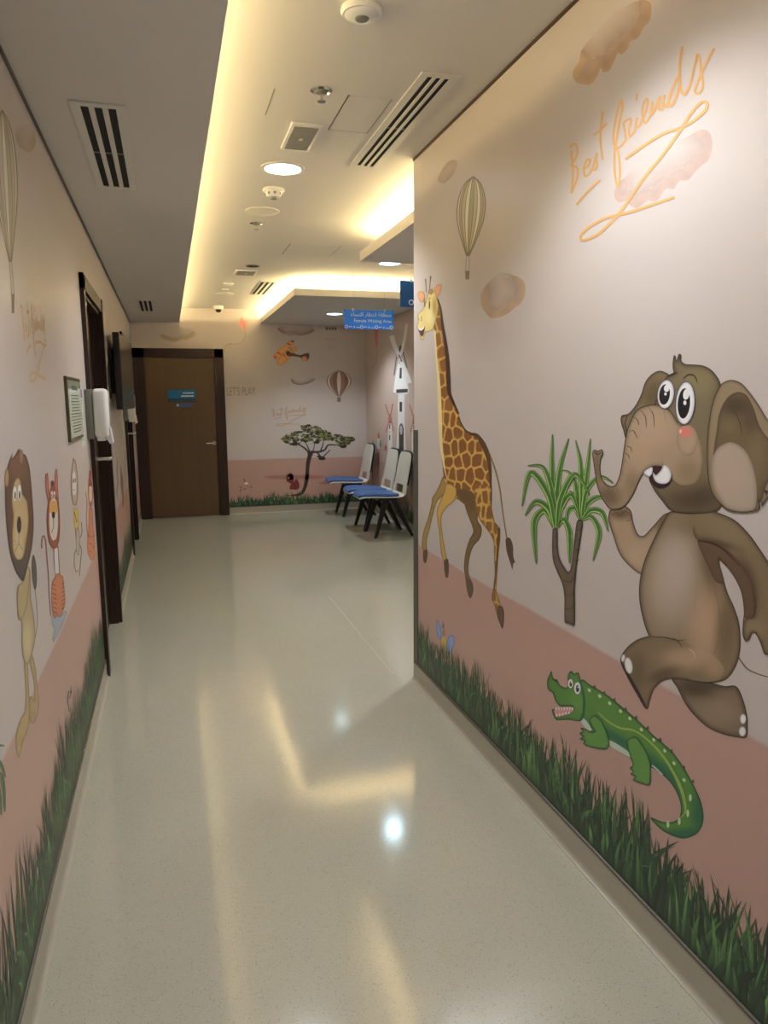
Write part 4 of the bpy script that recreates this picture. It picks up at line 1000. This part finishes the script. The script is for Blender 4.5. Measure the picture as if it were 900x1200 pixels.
# ---- butterfly
B6 = T(480, 700, 5.625)
A = Art(WR, B6)
A.fill([(178, 148), (200, 180), (212, 230), (208, 280), (190, 275), (176, 220)], (128, 140, 178), edge=(86, 98, 140), ew=1.5, grid=1.5)
A.fill([(268, 248), (290, 255), (296, 300), (282, 350), (256, 374), (242, 340), (246, 285)], (128, 142, 180), edge=(80, 92, 136), ew=2, grid=1.5)
A.fill([(212, 275), (232, 262), (240, 300), (238, 345), (226, 365), (210, 320)], (192, 158, 62))
A.ell(226, 232, 9, 24, (150, 100, 80)); A.ell(222, 190, 8, 16, (110, 96, 96)); A.stroke([(238, 365), (255, 405)], (90, 80, 60), 0.9); A.stroke([(220, 180), (222, 160)], (70, 60, 50), 0.6)
A.build('butterfly_picture', 'small blue winged butterfly printed above the grass')

# ---- grass bands (a crowd of printed blades)
def grass(wall, u0, u1, zb, hmin, hmax, dens, seed, label, axis_u=1, dark=1.0):
    rnd = random.Random(seed); A = Art(wall, z0=0.0010)
    greens = [(38, 58, 34), (50, 76, 42), (66, 96, 52), (84, 116, 64), (44, 62, 44), (32, 46, 32)]
    V, Fc, C = [], [], []
    n = int((u1-u0)*dens)
    def P(u, z, off):
        p = [0, 0, z]; p[axis_u] = u; p[wall.ax] = wall.val+wall.out*off; return p
    # dark undergrowth strip with ragged top
    k = int((u1-u0)/0.02)
    for i in range(k+1):
        u = u0+(u1-u0)*i/k; V += [P(u, zb, 0.0008), P(u, zb+hmin*(0.55+0.35*rnd.random()), 0.0008)]; C += [A.c((30, 42, 30)), A.c((34, 50, 34))]
        if i: Fc.append((2*i-2, 2*i, 2*i+1, 2*i-1))
    for b in range(n):
        back = b < n*0.55
        u = rnd.uniform(u0, u1); wave = 0.5+0.5*math.sin(u*5.3+seed)*math.sin(u*11.7+1.3*seed)
        h = (hmin+(hmax-hmin)*(0.25+0.75*wave)*rnd.random()**0.8) if back else hmin*rnd.uniform(0.35, 1.0)
        wd = rnd.uniform(0.011, 0.024)*(1.0 if back else 1.2); lean = rnd.gauss(0, 0.13)*h; curl = rnd.gauss(0, 0.16)*h
        if not back and rnd.random() < 0.25: curl = rnd.choice((-1, 1))*h*0.55; wd *= 1.5
        c0 = A.c((34, 48, 32)); g = rnd.choice(greens[:3]+greens[4:]) if back else rnd.choice(greens)
        c1 = A.c(tuple(np.clip(np.array(g)*rnd.uniform(0.85, 1.15), 0, 255))); off = 0.0009+0.0006*b/n; s0 = len(V); S = 6
        for i in range(S+1):
            t = i/S; uu = u+lean*t+curl*t*t; zz = zb+h*(t-0.18*abs(curl/h)*t*t*t*2)
            w2 = wd*0.5*(1-t**1.6)*(0.75+0.5*t) if i < S else 0.0002
            cc = c0*(1-min(1, t*1.6))+c1*min(1, t*1.6)
            V += [P(uu-w2, zz, off), P(uu, zz, off), P(uu+w2, zz, off)]; C += [cc*0.72, cc*1.0, cc*1.22]
            if i:
                a = s0+3*i
                Fc += [(a-3, a-2, a+1, a), (a-2, a-1, a+2, a+1)]
    A.V, A.Fc, A.C, A.n = [np.array(V)], Fc, [np.clip(np.array(C), 0, 1)], len(V)
    o = A.build('grass_picture', label); o['kind'] = 'stuff'; return o
grass(WR, -0.3, 3.55, 0.10, 0.19, 0.33, 380, 3, 'printed dark green grass along the foot of the right wall')
grass(WL, -0.3, 4.13, 0.10, 0.20, 0.42, 320, 7, 'printed dark green grass along the foot of the left wall')
grass(WL, 5.26, 7.46, 0.10, 0.15, 0.45, 240, 9, 'printed grass between the two left doors')
grass(WF, 0.73, 2.6, 0.10, 0.08, 0.24, 300, 11, 'printed grass along the foot of the far wall', 0)
grass(WS, 6.5, 9.83, 0.10, 0.15, 0.36, 200, 13, 'printed grass behind the chairs')

# ---- left wall pictures
L0 = T(0, 100, 3.3333)
balloon(WL, L0, (8, 95), (40, 690), 46, [(176, 156, 138), (202, 190, 168), (160, 150, 118)], 9, 'striped balloon printed on the left wall', ((50, 815), 6, 75), 0.6)
cloud(WL, [(60, 190), (75, 240), (90, 250), (105, 262), (125, 255), (140, 225)], [(130, 170), (90, 150)], L0, (190, 160, 120), 14, 0.35, 'faint tan smudge beside the left balloon')
small_text(WL, 2.66, 1.565, 0.46, (196, 158, 112), 1, 0.010, label='faint orange handwriting on the left wall', al=0.9)
LZ = T(0, 500, 3)
A = Art(WL, LZ)
A.stroke([(124, 740), (131, 690), (128, 620), (120, 560)], (120, 100, 72), 0.8)
A.ell(120, 512, 9, 62, (86, 76, 62), rot=-3, edge=(60, 50, 42), ew=1.5)
A.fill([(112, 800), (125, 850), (130, 900), (136, 955), (134, 1000), (120, 1042), (106, 1040), (102, 1000), (104, 950), (112, 948), (120, 965), (118, 900), (104, 830)], (170, 138, 92), edge=(120, 92, 58), ew=1.6, grid=1.6)
A.fill([(84, 820), (96, 825), (100, 900), (104, 980), (102, 1040), (95, 1072), (80, 1112), (66, 1165), (55, 1120), (60, 1062), (75, 1020), (88, 1000), (88, 900)], (172, 140, 92), edge=(120, 92, 58), ew=1.6, grid=1.6)
for a in ([(62, 1120), (72, 1085)], [(72, 1125), (80, 1090)], [(112, 1000), (110, 1035)], [(120, 1000), (119, 1035)]): A.stroke(a, (110, 84, 54), 0.5)
A.fill([(90, 490), (105, 500), (108, 600), (118, 660), (123, 740), (112, 800), (96, 838), (82, 820), (75, 760), (75, 690), (62, 660), (58, 600), (62, 560), (78, 545)], (168, 142, 100), edge=(118, 92, 60), ew=2.2, grid=1.8, blobs=[((95, 750), 18, 70, (190, 168, 126), 0.9)])
A.stroke([(64, 560), (60, 620), (66, 680), (90, 640), (100, 560), (104, 505)], (120, 94, 60), 0.7)
A.fill([(45, 90), (40, 112), (52, 100), (66, 76), (72, 92), (90, 100), (104, 150), (113, 250), (118, 340), (112, 420), (97, 490), (82, 545), (75, 540), (55, 510), (35, 450), (22, 350), (17, 250), (18, 180), (30, 125)], (96, 68, 50), edge=(62, 46, 38), ew=3, grid=2.2, blobs=[((80, 500), 30, 60, (78, 68, 58), 0.9), ((60, 130), 40, 60, (120, 80, 58), 0.7)])
A.ell(23, 180, 8, 32, (166, 130, 90), edge=(120, 90, 60), ew=1.2); A.ell(74, 105, 7, 26, (150, 112, 80), edge=(110, 80, 56), ew=1)
A.fill([(58, 180), (70, 186), (78, 235), (94, 262), (100, 330), (92, 400), (80, 460), (60, 468), (45, 440), (42, 380), (46, 310), (40, 262), (46, 205)], (180, 150, 104), edge=(132, 100, 62), ew=1.8, grid=1.7, blobs=[((66, 410), 14, 50, (196, 170, 126), 0.9)])
A.ell(51, 236, 6, 26, (220, 214, 200)); A.ell(68, 232, 6, 28, (220, 214, 200)); A.ell(52, 242, 2.6, 14, (30, 24, 20)); A.ell(68, 240, 2.8, 15, (30, 24, 20))
A.ell(66, 345, 8, 30, (62, 44, 34)); A.stroke([(66, 372), (64, 410), (52, 440)], (92, 64, 44), 0.6); A.stroke([(64, 410), (80, 435)], (92, 64, 44), 0.6)
for a in ([(48, 400), (58, 408)], [(48, 415), (58, 416)], [(82, 400), (92, 392)], [(82, 412), (92, 410)]): A.stroke(a, (110, 84, 60), 0.4)
A.build('lion_picture', 'long legged lion with dark mane on the left wall')
TZ = T(40, 420, 3.3333)
A = Art(WL, TZ)
OR, OD = (184, 108, 72), (112, 62, 46)
A.stroke([(64, 1005), (58, 920), (54, 830), (48, 760), (44, 712), (36, 692), (29, 712), (29, 742)], (132, 72, 56), [1.3, 1.3, 1.6, 1.6])
A.fill([(68, 1005), (80, 1000), (92, 1010), (108, 1000), (120, 985), (128, 992), (112, 1035), (92, 1080), (76, 1108), (70, 1098), (78, 1060), (70, 1040)], (150, 150, 156), edge=(110, 108, 116), ew=1.2, grid=1.5)
A.fill([(76, 735), (92, 728), (98, 790), (102, 845), (112, 850), (118, 900), (122, 950), (114, 985), (100, 1012), (90, 1005), (80, 1018), (70, 990), (66, 920), (70, 870), (82, 850), (76, 800)], OR, edge=OD, ew=1.3, grid=1.5)
A.fill([(80, 745), (90, 740), (94, 790), (96, 838), (84, 842), (80, 800)], (200, 190, 178))
for k in range(7): A.stroke([(70+k, 880+18*k), (84+k, 888+18*k)], (84, 46, 36), 0.8); A.stroke([(118, 875+16*k), (106, 884+16*k)], (84, 46, 36), 0.8)
for a in ([(43, 452), (52, 448), (57, 500), (62, 556), (54, 562), (44, 510)], [(84, 430), (90, 450), (92, 500), (96, 575), (86, 580), (78, 540), (78, 480)]): A.fill(a, (172, 100, 74), edge=(120, 62, 48), ew=1, grid=1.3)
A.fill([(60, 530), (68, 480), (76, 482), (84, 530), (95, 568), (100, 640), (96, 715), (78, 744), (58, 722), (49, 660), (50, 590)], (150, 76, 54), edge=(96, 46, 38), ew=1.5, grid=1.5)
A.fill([(62, 560), (75, 545), (88, 562), (92, 640), (86, 700), (74, 712), (62, 690), (58, 630)], (196, 178, 160)); A.fill([(60, 565), (74, 555), (88, 566), (88, 600), (74, 612), (60, 600)], (198, 142, 70))
A.ell(68, 532, 3.5, 14, (220, 214, 204)); A.ell(78, 532, 3.5, 14, (220, 214, 204)); A.ell(68, 536, 1.6, 7, (30, 22, 20)); A.ell(78, 536, 1.6, 7, (30, 22, 20))
A.ell(74, 612, 6, 14, (40, 24, 24)); A.stroke([(74, 626), (74, 660), (66, 680)], (70, 40, 34), 0.6)
A.ell(69, 488, 5, 12, (92, 40, 34))
A.build('tiger_picture', 'orange tiger with raised ears next to the lion')
A = Art(WL, TZ)
A.fill([(152, 390), (160, 400), (168, 450), (170, 530), (163, 575), (154, 572), (145, 530), (144, 470), (148, 420)], (176, 150, 128), edge=(112, 84, 64), ew=1.2, grid=1.3, line=(96, 70, 54), lw=0.6)
A.fill([(150, 450), (158, 440), (164, 480), (162, 530), (152, 535)], (206, 192, 176)); A.ell(153, 478, 2, 10, (40, 28, 24)); A.ell(160, 476, 2, 10, (40, 28, 24)); A.stroke([(152, 515), (160, 512)], (90, 50, 40), 0.6)
A.fill([(156, 585), (168, 582), (173, 620), (172, 660), (160, 668), (154, 630)], (196, 162, 72), edge=(150, 116, 50), ew=1.2, grid=1.4)
for a in ([(160, 665), (166, 740), (158, 760), (156, 800), (164, 836), (172, 825)], [(170, 660), (178, 700), (186, 680), (184, 640)], [(172, 720), (184, 745), (180, 800), (176, 850)], [(157, 600), (166, 640)]): A.stroke(a, (112, 88, 68), 1.0)
A.fill([(164, 670), (174, 668), (178, 720), (174, 770), (164, 760)], (178, 160, 138), edge=(120, 96, 74), ew=1, grid=1.4)
A.build('monkey_picture', 'thin pale figure in a yellow shirt printed beside the tiger')
A = Art(WL, TZ)
A.stroke([(214, 735), (204, 640), (206, 560), (200, 522)], (160, 90, 66), 0.9)
A.fill([(216, 436), (222, 440), (226, 480), (230, 530), (226, 575), (218, 582), (211, 540), (211, 480)], (172, 92, 66), edge=(120, 58, 46), ew=1, grid=1.2)
A.fill([(215, 500), (224, 498), (225, 550), (218, 562), (214, 540)], (206, 170, 140)); A.ell(217, 492, 1.5, 8, (40, 24, 24)); A.ell(222, 492, 1.5, 8, (40, 24, 24))
A.fill([(214, 585), (226, 580), (230, 640), (236, 700), (238, 760), (228, 790), (212, 770), (206, 730), (212, 670)], (196, 118, 78), edge=(140, 74, 52), ew=1.2, grid=1.3)
for a in ([(212, 690), (222, 700)], [(214, 720), (226, 728)], [(232, 690), (226, 700)], [(234, 730), (226, 742)], [(216, 750), (226, 758)]): A.stroke(a, (96, 52, 40), 0.7)
A.build('cub_picture', 'small orange striped cub printed next to the first door')
D5 = T(125, 520, 6.6667)
A = Art(WL, D5)
A.stroke([(78, 100), (84, 150), (80, 220), (88, 300), (80, 380), (92, 450)], (120, 112, 106), [0.5, 1.4, 1, 1.6, 1.2, 0.5])
A.fill([(108, 165), (116, 220), (128, 270), (130, 340), (133, 400), (134, 460), (126, 500), (122, 470), (120, 400), (110, 330), (108, 250)], (134, 96, 60), edge=(92, 62, 42), ew=0.7, grid=1.0)
A.stroke([(140, 60), (146, 200), (148, 380), (160, 500), (166, 620)], (150, 124, 104), 0.7)
A.fill([(166, 620), (176, 640), (180, 690), (170, 735), (160, 700), (160, 650)], (150, 132, 84))
A.build('animal_picture', 'thin brown printed animals between the two left doors')
LB = T(0, 780, 2.857)
A = Art(WL, LB)
for a in ([(-40, 300), (-10, 270), (14, 268)], [(-40, 330), (-5, 320), (18, 375)], [(-30, 350), (5, 370), (16, 490)], [(-50, 380), (-10, 400), (4, 500)]): leaf(A, a, 3.5, dk=(66, 84, 54), lt=(110, 128, 84))
A.build('leaf_picture', 'green printed leaves at the left edge')
A = Art(WL, LB)
A.stroke([(230, 85), (226, 115), (232, 155)], (66, 60, 44), 1.2); A.stroke([(238, 70), (236, 100), (230, 112)], (90, 74, 44), 0.9); A.ell(237, 88, 3, 6, (40, 34, 30))
A.build('meerkat_picture', 'tiny dark creature printed above the left grass')

# ---- far wall pictures
R5 = T(255, 360, 6.2069); R6 = T(260, 470, 5.625); R3 = T(250, 340, 3.6)
cloud(WF, [(435, 160), (470, 190), (520, 205), (560, 202), (610, 206), (660, 195), (705, 170)], [(690, 145), (560, 140), (450, 142)], R5, (185, 138, 112), 6, 0.5)
cloud(WF, [(535, 520), (545, 550), (590, 565), (640, 560), (680, 545), (710, 522)], [(690, 515), (620, 540), (570, 530)], R5, (165, 138, 118), 3.0, 0.5)
DZ5 = T(150, 380, 5)
cloud(WF, [(180, 60), (200, 85), (240, 100), (280, 104), (310, 92), (350, 90), (390, 72), (400, 45)], [(370, 40), (290, 75), (220, 62)], DZ5, (240, 172, 122), 7, 0.5)
A = Art(WF, R5)
A.stroke([(200, 165), (202, 205), (188, 240), (160, 263), (120, 270), (85, 266), (62, 282), (48, 305), (50, 330)], (150, 120, 104), 0.7)
A.fill([(160, 90), (176, 70), (192, 95), (215, 92), (212, 130), (202, 178), (188, 160), (165, 150), (150, 120)], (230, 134, 116), edge=(224, 156, 136), ew=1.5, grid=1.2)
A.stroke([(176, 72), (190, 120), (202, 178)], (200, 90, 84), 0.6); A.fill([(82, 258), (92, 268), (82, 278)], (150, 118, 100), sm=False); A.fill([(104, 258), (94, 268), (100, 282)], (150, 118, 100), sm=False)
A.build('kite_picture', 'pink kite with curling string printed above the far door')
A = Art(WF, R5)
A.fill([(430, 400), (450, 372), (490, 340), (530, 310), (568, 282), (577, 300), (550, 340), (500, 390), (468, 420), (440, 420)], (202, 136, 70), edge=(150, 92, 52), ew=0.9, grid=1.0)
A.fill([(500, 330), (540, 332), (600, 348), (640, 335), (662, 334), (668, 362), (642, 394), (618, 392), (606, 366), (545, 356), (508, 356)], (96, 58, 44), edge=(70, 42, 34), ew=0.8, grid=1.0)
A.ell(632, 376, 18, 18, (206, 132, 84)); A.ell(655, 350, 10, 16, (84, 56, 46))
A.fill([(404, 352), (414, 340), (440, 325), (445, 305), (480, 285), (522, 250), (540, 242), (556, 246), (552, 268), (510, 312), (470, 350), (440, 376), (412, 374)], (208, 138, 66), edge=(160, 92, 50), ew=0.9, grid=1.0)
for a in ([(432, 325), (460, 345)], [(505, 262), (530, 275)]): A.stroke(a, (176, 52, 44), 1.4)
A.ell(420, 362, 12, 10, (196, 72, 56)); A.ell(546, 248, 10, 7, (90, 54, 44)); A.ell(512, 332, 14, 14, (70, 44, 38))
for a in ([(470, 335), (500, 372)], [(520, 290), (545, 320)]): A.stroke(a, (90, 56, 42), 0.6)
A.build('biplane_picture', 'orange biplane printed high on the far wall')
balloon(WF, R3, (530, 340), (530, 448), 52, [(120, 86, 66), (196, 170, 146), (136, 100, 78)], 9, 'brown striped balloon printed on the far wall', ((530, 452), 8, 20), 0.35)
def wall_words(body, px, py, size_m, c, name, label, sx=0.6):
    p = WF.from_px([(px, py)])[0]
    m = mat('ink_'+name, tuple(c), 0.5, var=0.02)
    o = text_mesh(name, body, size_m, m, wall_far, (p[0], YF-0.0008, p[2]), (1, 0, 0), (0, 0, 1), 0.0002, 'LEFT', sx)
    tag(o, label)
wall_words("LET'S PLAY", 265.5, 463.5, 0.155, (160, 150, 138), 'wall_lettering', "grey words LET'S PLAY beside the far door", 0.5)
wall_words('HELLO', 381, 386, 0.075, (78, 66, 58), 'wall_lettering', 'small dark word cut off by the floating panel', 0.9) if False else None
A = Art(WF, R5)
for k, x in enumerate((792, 815, 836, 856)): A.stroke([(x, 146), (x+3, 166)], (84, 66, 58), 2.0)
for k in range(4): A.stroke([(790+k*18, 222+k % 2*6), (800+k*18, 238)], (150, 126, 112), 0.8); A.stroke([(800+k*16, 270), (806+k*16, 330-k*8)], (150, 128, 114), 0.5)
A.build('faded_letters', 'faded dark letters beside the hanging sign')
q_ = WF.from_px([(339.5, 497)])[0]
small_text(WF, q_[0], q_[2]-0.02, 0.47, (176, 138, 104), 1, 0.012, label='small brown handwritten Best friends on the far wall', al=0.9)
A = Art(WF, R6)
A.ell(485, 502, 212, 18, (150, 100, 86), edge=(165, 112, 96), ew=2); A.ell(700, 541, 60, 10, (150, 100, 86))
A.build('ground_shade_picture', 'printed flat oval under the acacia')
A = Art(WF, R6)
tr = (56, 38, 32)
A.fill([(563, 335), (605, 328), (592, 370), (578, 430), (574, 500), (562, 560), (545, 600), (520, 624), (480, 626), (440, 622), (500, 610), (528, 588), (543, 540), (550, 480), (556, 400), (566, 352)], tr, edge=(78, 56, 44), ew=1.0, grid=1.0)
for a, w_ in (([(575, 340), (545, 310), (505, 285), (480, 270)], 2.2), ([(580, 335), (560, 290), (545, 260)], 1.6), ([(590, 335), (640, 335), (680, 320), (700, 290), (760, 290)], 2.6), ([(650, 330), (665, 290), (670, 255)], 1.6), ([(630, 340), (660, 370), (690, 345), (715, 320)], 1.8), ([(600, 335), (610, 290), (600, 260)], 1.2)): A.stroke(a, tr, [w_, w_*0.8, w_*0.5])
rnd = random.Random(8)
def canopy_top(x): return np.interp(x, [392, 440, 500, 530, 580, 640, 700, 760, 830, 875], [245, 215, 190, 155, 148, 165, 205, 220, 232, 240])
def canopy_bot(x): return np.interp(x, [392, 430, 490, 540, 600, 660, 700, 740, 790, 840, 875], [250, 280, 300, 270, 262, 268, 262, 278, 312, 275, 244])
for k in range(300):
    x = rnd.uniform(398, 868); y = rnd.uniform(canopy_top(x)+3, canopy_bot(x)-3)
    c = rnd.choice([(50, 44, 26), (58, 50, 30), (98, 94, 46), (108, 104, 54), (84, 82, 40), (114, 108, 62)]) if k > 90 else (46, 40, 26)
    n_ = rnd.randint(5, 7); r_ = rnd.uniform(5, 13) if k > 90 else rnd.uniform(10, 18); a0 = rnd.random()*6
    A.fill([(x+r_*1.25*(0.6+0.5*rnd.random())*math.cos(a0+i*6.283/n_), y+r_*0.75*(0.6+0.5*rnd.random())*math.sin(a0+i*6.283/n_)) for i in range(n_)], c, sm=False); A.z -= A.dz*0.97
for x, y, r_ in ((660, 378, 24), (640, 365, 14), (485, 285, 18), (550, 265, 16), (800, 300, 22), (625, 272, 20)): A.ell(x, y, r_, r_*0.5, (44, 36, 26))
A.build('acacia_picture', 'spreading acacia tree printed on the far wall')
A = Art(WF, R6)
A.fill([(428, 492), (440, 478), (455, 473), (468, 485), (474, 510), (474, 538), (484, 520), (494, 512), (504, 530), (512, 552), (504, 580), (478, 584), (446, 580), (448, 560), (458, 545), (440, 538), (428, 528)], (110, 44, 36), edge=(76, 30, 28), ew=0.8, grid=0.9)
A.ell(440, 505, 6, 7, (170, 120, 84)); A.ell(438, 500, 2, 3, (20, 16, 16)); A.stroke([(470, 545), (486, 560), (480, 580)], (60, 28, 26), 0.8)
A.build('puppy_picture', 'small red brown creature printed beside the acacia trunk')
A = Art(WF, R6)
for a in ([(142, 512), (152, 530), (180, 538)], [(118, 570), (132, 566)], [(142, 582), (158, 578)], [(184, 570), (200, 566)], [(168, 556), (172, 562)], [(120, 600), (126, 580)]): A.stroke(a, (110, 56, 46), 1.0)
A.ell(162, 542, 14, 9, (206, 180, 164))
A.build('bird_picture', 'little bird and tracks printed above the far grass')

# ---- side wall: windmills
W9 = T(400, 360, 9); W7 = T(420, 460, 7.5)
def w7(p): return [((20+x/7.5)*9, (100+y/7.5)*9) for x, y in p]
A = Art(WS, W9)
WH, WG, DK = (214, 206, 200), (176, 168, 164), (58, 46, 42)
A.fill(w7([(352, 0), (402, 0), (408, 300), (416, 560), (334, 560), (344, 300)]), (206, 186, 172), edge=(190, 168, 154), ew=2, grid=2)
A.fill([(600, 590), (625, 560), (650, 590), (690, 760), (706, 905), (572, 905), (588, 760)], WH, edge=WG, ew=2, grid=2)
A.fill([(580, 868), (700, 862), (702, 898), (580, 906)], DK, sm=False); A.fill([(618, 640), (638, 638), (636, 750), (612, 752)], DK, sm=False)
A.fill(w7([(362, 82), (384, 82), (384, 168), (362, 170)]), DK, sm=False)
A.fill(w7([(356, 560), (356, 320), (362, 285), (376, 268), (390, 285), (398, 320), (398, 560)]), DK, sm=False); A.ell(*w7([(376, 330)])[0], 14, 50, (160, 150, 142))
A.fill([(608, 470), (612, 420), (626, 395), (634, 420), (622, 462)], DK)
for a, w_ in (([(530, 300), (560, 400), (622, 530)], [5.5, 5.0, 2]), ([(690, 175), (668, 330), (622, 530)], [2.5, 3.5, 2]), ([(622, 530), (592, 680), (562, 900)], [2, 3, 3.5]), ([(622, 530), (680, 680), (722, 800)], [2, 4.5, 5.5])): A.stroke(a, WH, w_)
for a in ([(583, 520), (570, 620), (556, 718)], [(652, 470), (674, 560), (695, 640)]): A.stroke(a, DK, 1.2)
A.stroke([(606, 500), (640, 575)], DK, 1.4); A.stroke([(640, 500), (612, 600)], (130, 120, 116), 0.9)
A.build('windmill_picture', 'tall white windmill printed behind the chairs')
for dx, dy, k, lab in ((0, 0, 1, 'small windmill with red roof left of the tall windmill'), (212, 5, 1, 'small windmill partly hidden by the right wall')):
    A = Art(WS, T(420+dx/7.5, 460+dy/7.5, 7.5))
    A.fill([(266, 262), (292, 262), (298, 530), (258, 530)], (212, 200, 192), edge=(180, 160, 150), ew=1.2, grid=1.2)
    A.fill([(264, 268), (268, 215), (279, 184), (290, 215), (294, 268)], (132, 52, 44)); A.fill([(270, 280), (280, 280), (280, 318), (270, 320)], DK, sm=False); A.fill([(270, 372), (280, 372), (280, 418), (270, 420)], DK, sm=False); A.ell(275, 345, 4, 7, DK)
    for a in ([(279, 220), (258, 170), (238, 100)], [(279, 220), (292, 160), (302, 95)], [(279, 220), (262, 280), (244, 345)], [(279, 220), (296, 280), (310, 340)]): A.stroke(a, (160, 84, 70), 1.4)
    A.build('small_windmill_picture', lab)
A = Art(WS, W7)
A.fill([(176, 345), (186, 380), (192, 410), (200, 450), (194, 490), (184, 510), (162, 500), (154, 460), (162, 410), (168, 380)], (198, 180, 160), edge=(150, 120, 100), ew=1.2, grid=1.2)
A.fill([(170, 408), (172, 365), (178, 345), (186, 368), (188, 400)], (168, 54, 44)); A.fill([(188, 410), (202, 440), (198, 480), (186, 470)], (84, 104, 98)); A.stroke([(160, 490), (175, 560), (172, 640)], (170, 84, 60), 1.2); A.stroke([(178, 520), (182, 600), (176, 700)], (150, 80, 60), 1.2)
A.build('rocket_picture', 'small red tipped rocket printed behind the chairs')
A = Art(WS, W7)
A.fill([(128, 420), (136, 470), (142, 520), (134, 600), (130, 700), (126, 820), (120, 700), (118, 560), (120, 470)], (84, 66, 50)); A.fill([(66, 470), (72, 440), (80, 462)], (130, 60, 50)); A.stroke([(62, 400), (68, 440)], (170, 120, 100), 0.8); A.fill([(232, 480), (240, 452), (250, 480), (244, 515), (234, 510)], (150, 56, 46))
A.build('giraffe_mask_picture', 'thin brown printed shape next to the standing apart chair')
A = Art(WS, W9)
A.fill([(355, 235), (385, 235), (384, 330), (376, 432), (366, 400), (352, 320)], (176, 82, 72), edge=(160, 90, 80), ew=1, grid=1.2); A.stroke([(376, 430), (378, 500), (366, 570), (340, 620), (318, 640), (330, 600)], (130, 104, 92), 0.6)
A.build('red_kite_picture', 'dull red kite printed below the bright hanging sign')
A = Art(WS, W9)
for a in ([(300, 850), (340, 838), (372, 850)], [(310, 880), (350, 872), (400, 890)], [(302, 905), (345, 912)], [(300, 985), (350, 980)]): A.stroke(a, (170, 140, 112), 1.0)
A.build('faded_scribble', 'faded tan scribble on the waiting area wall')
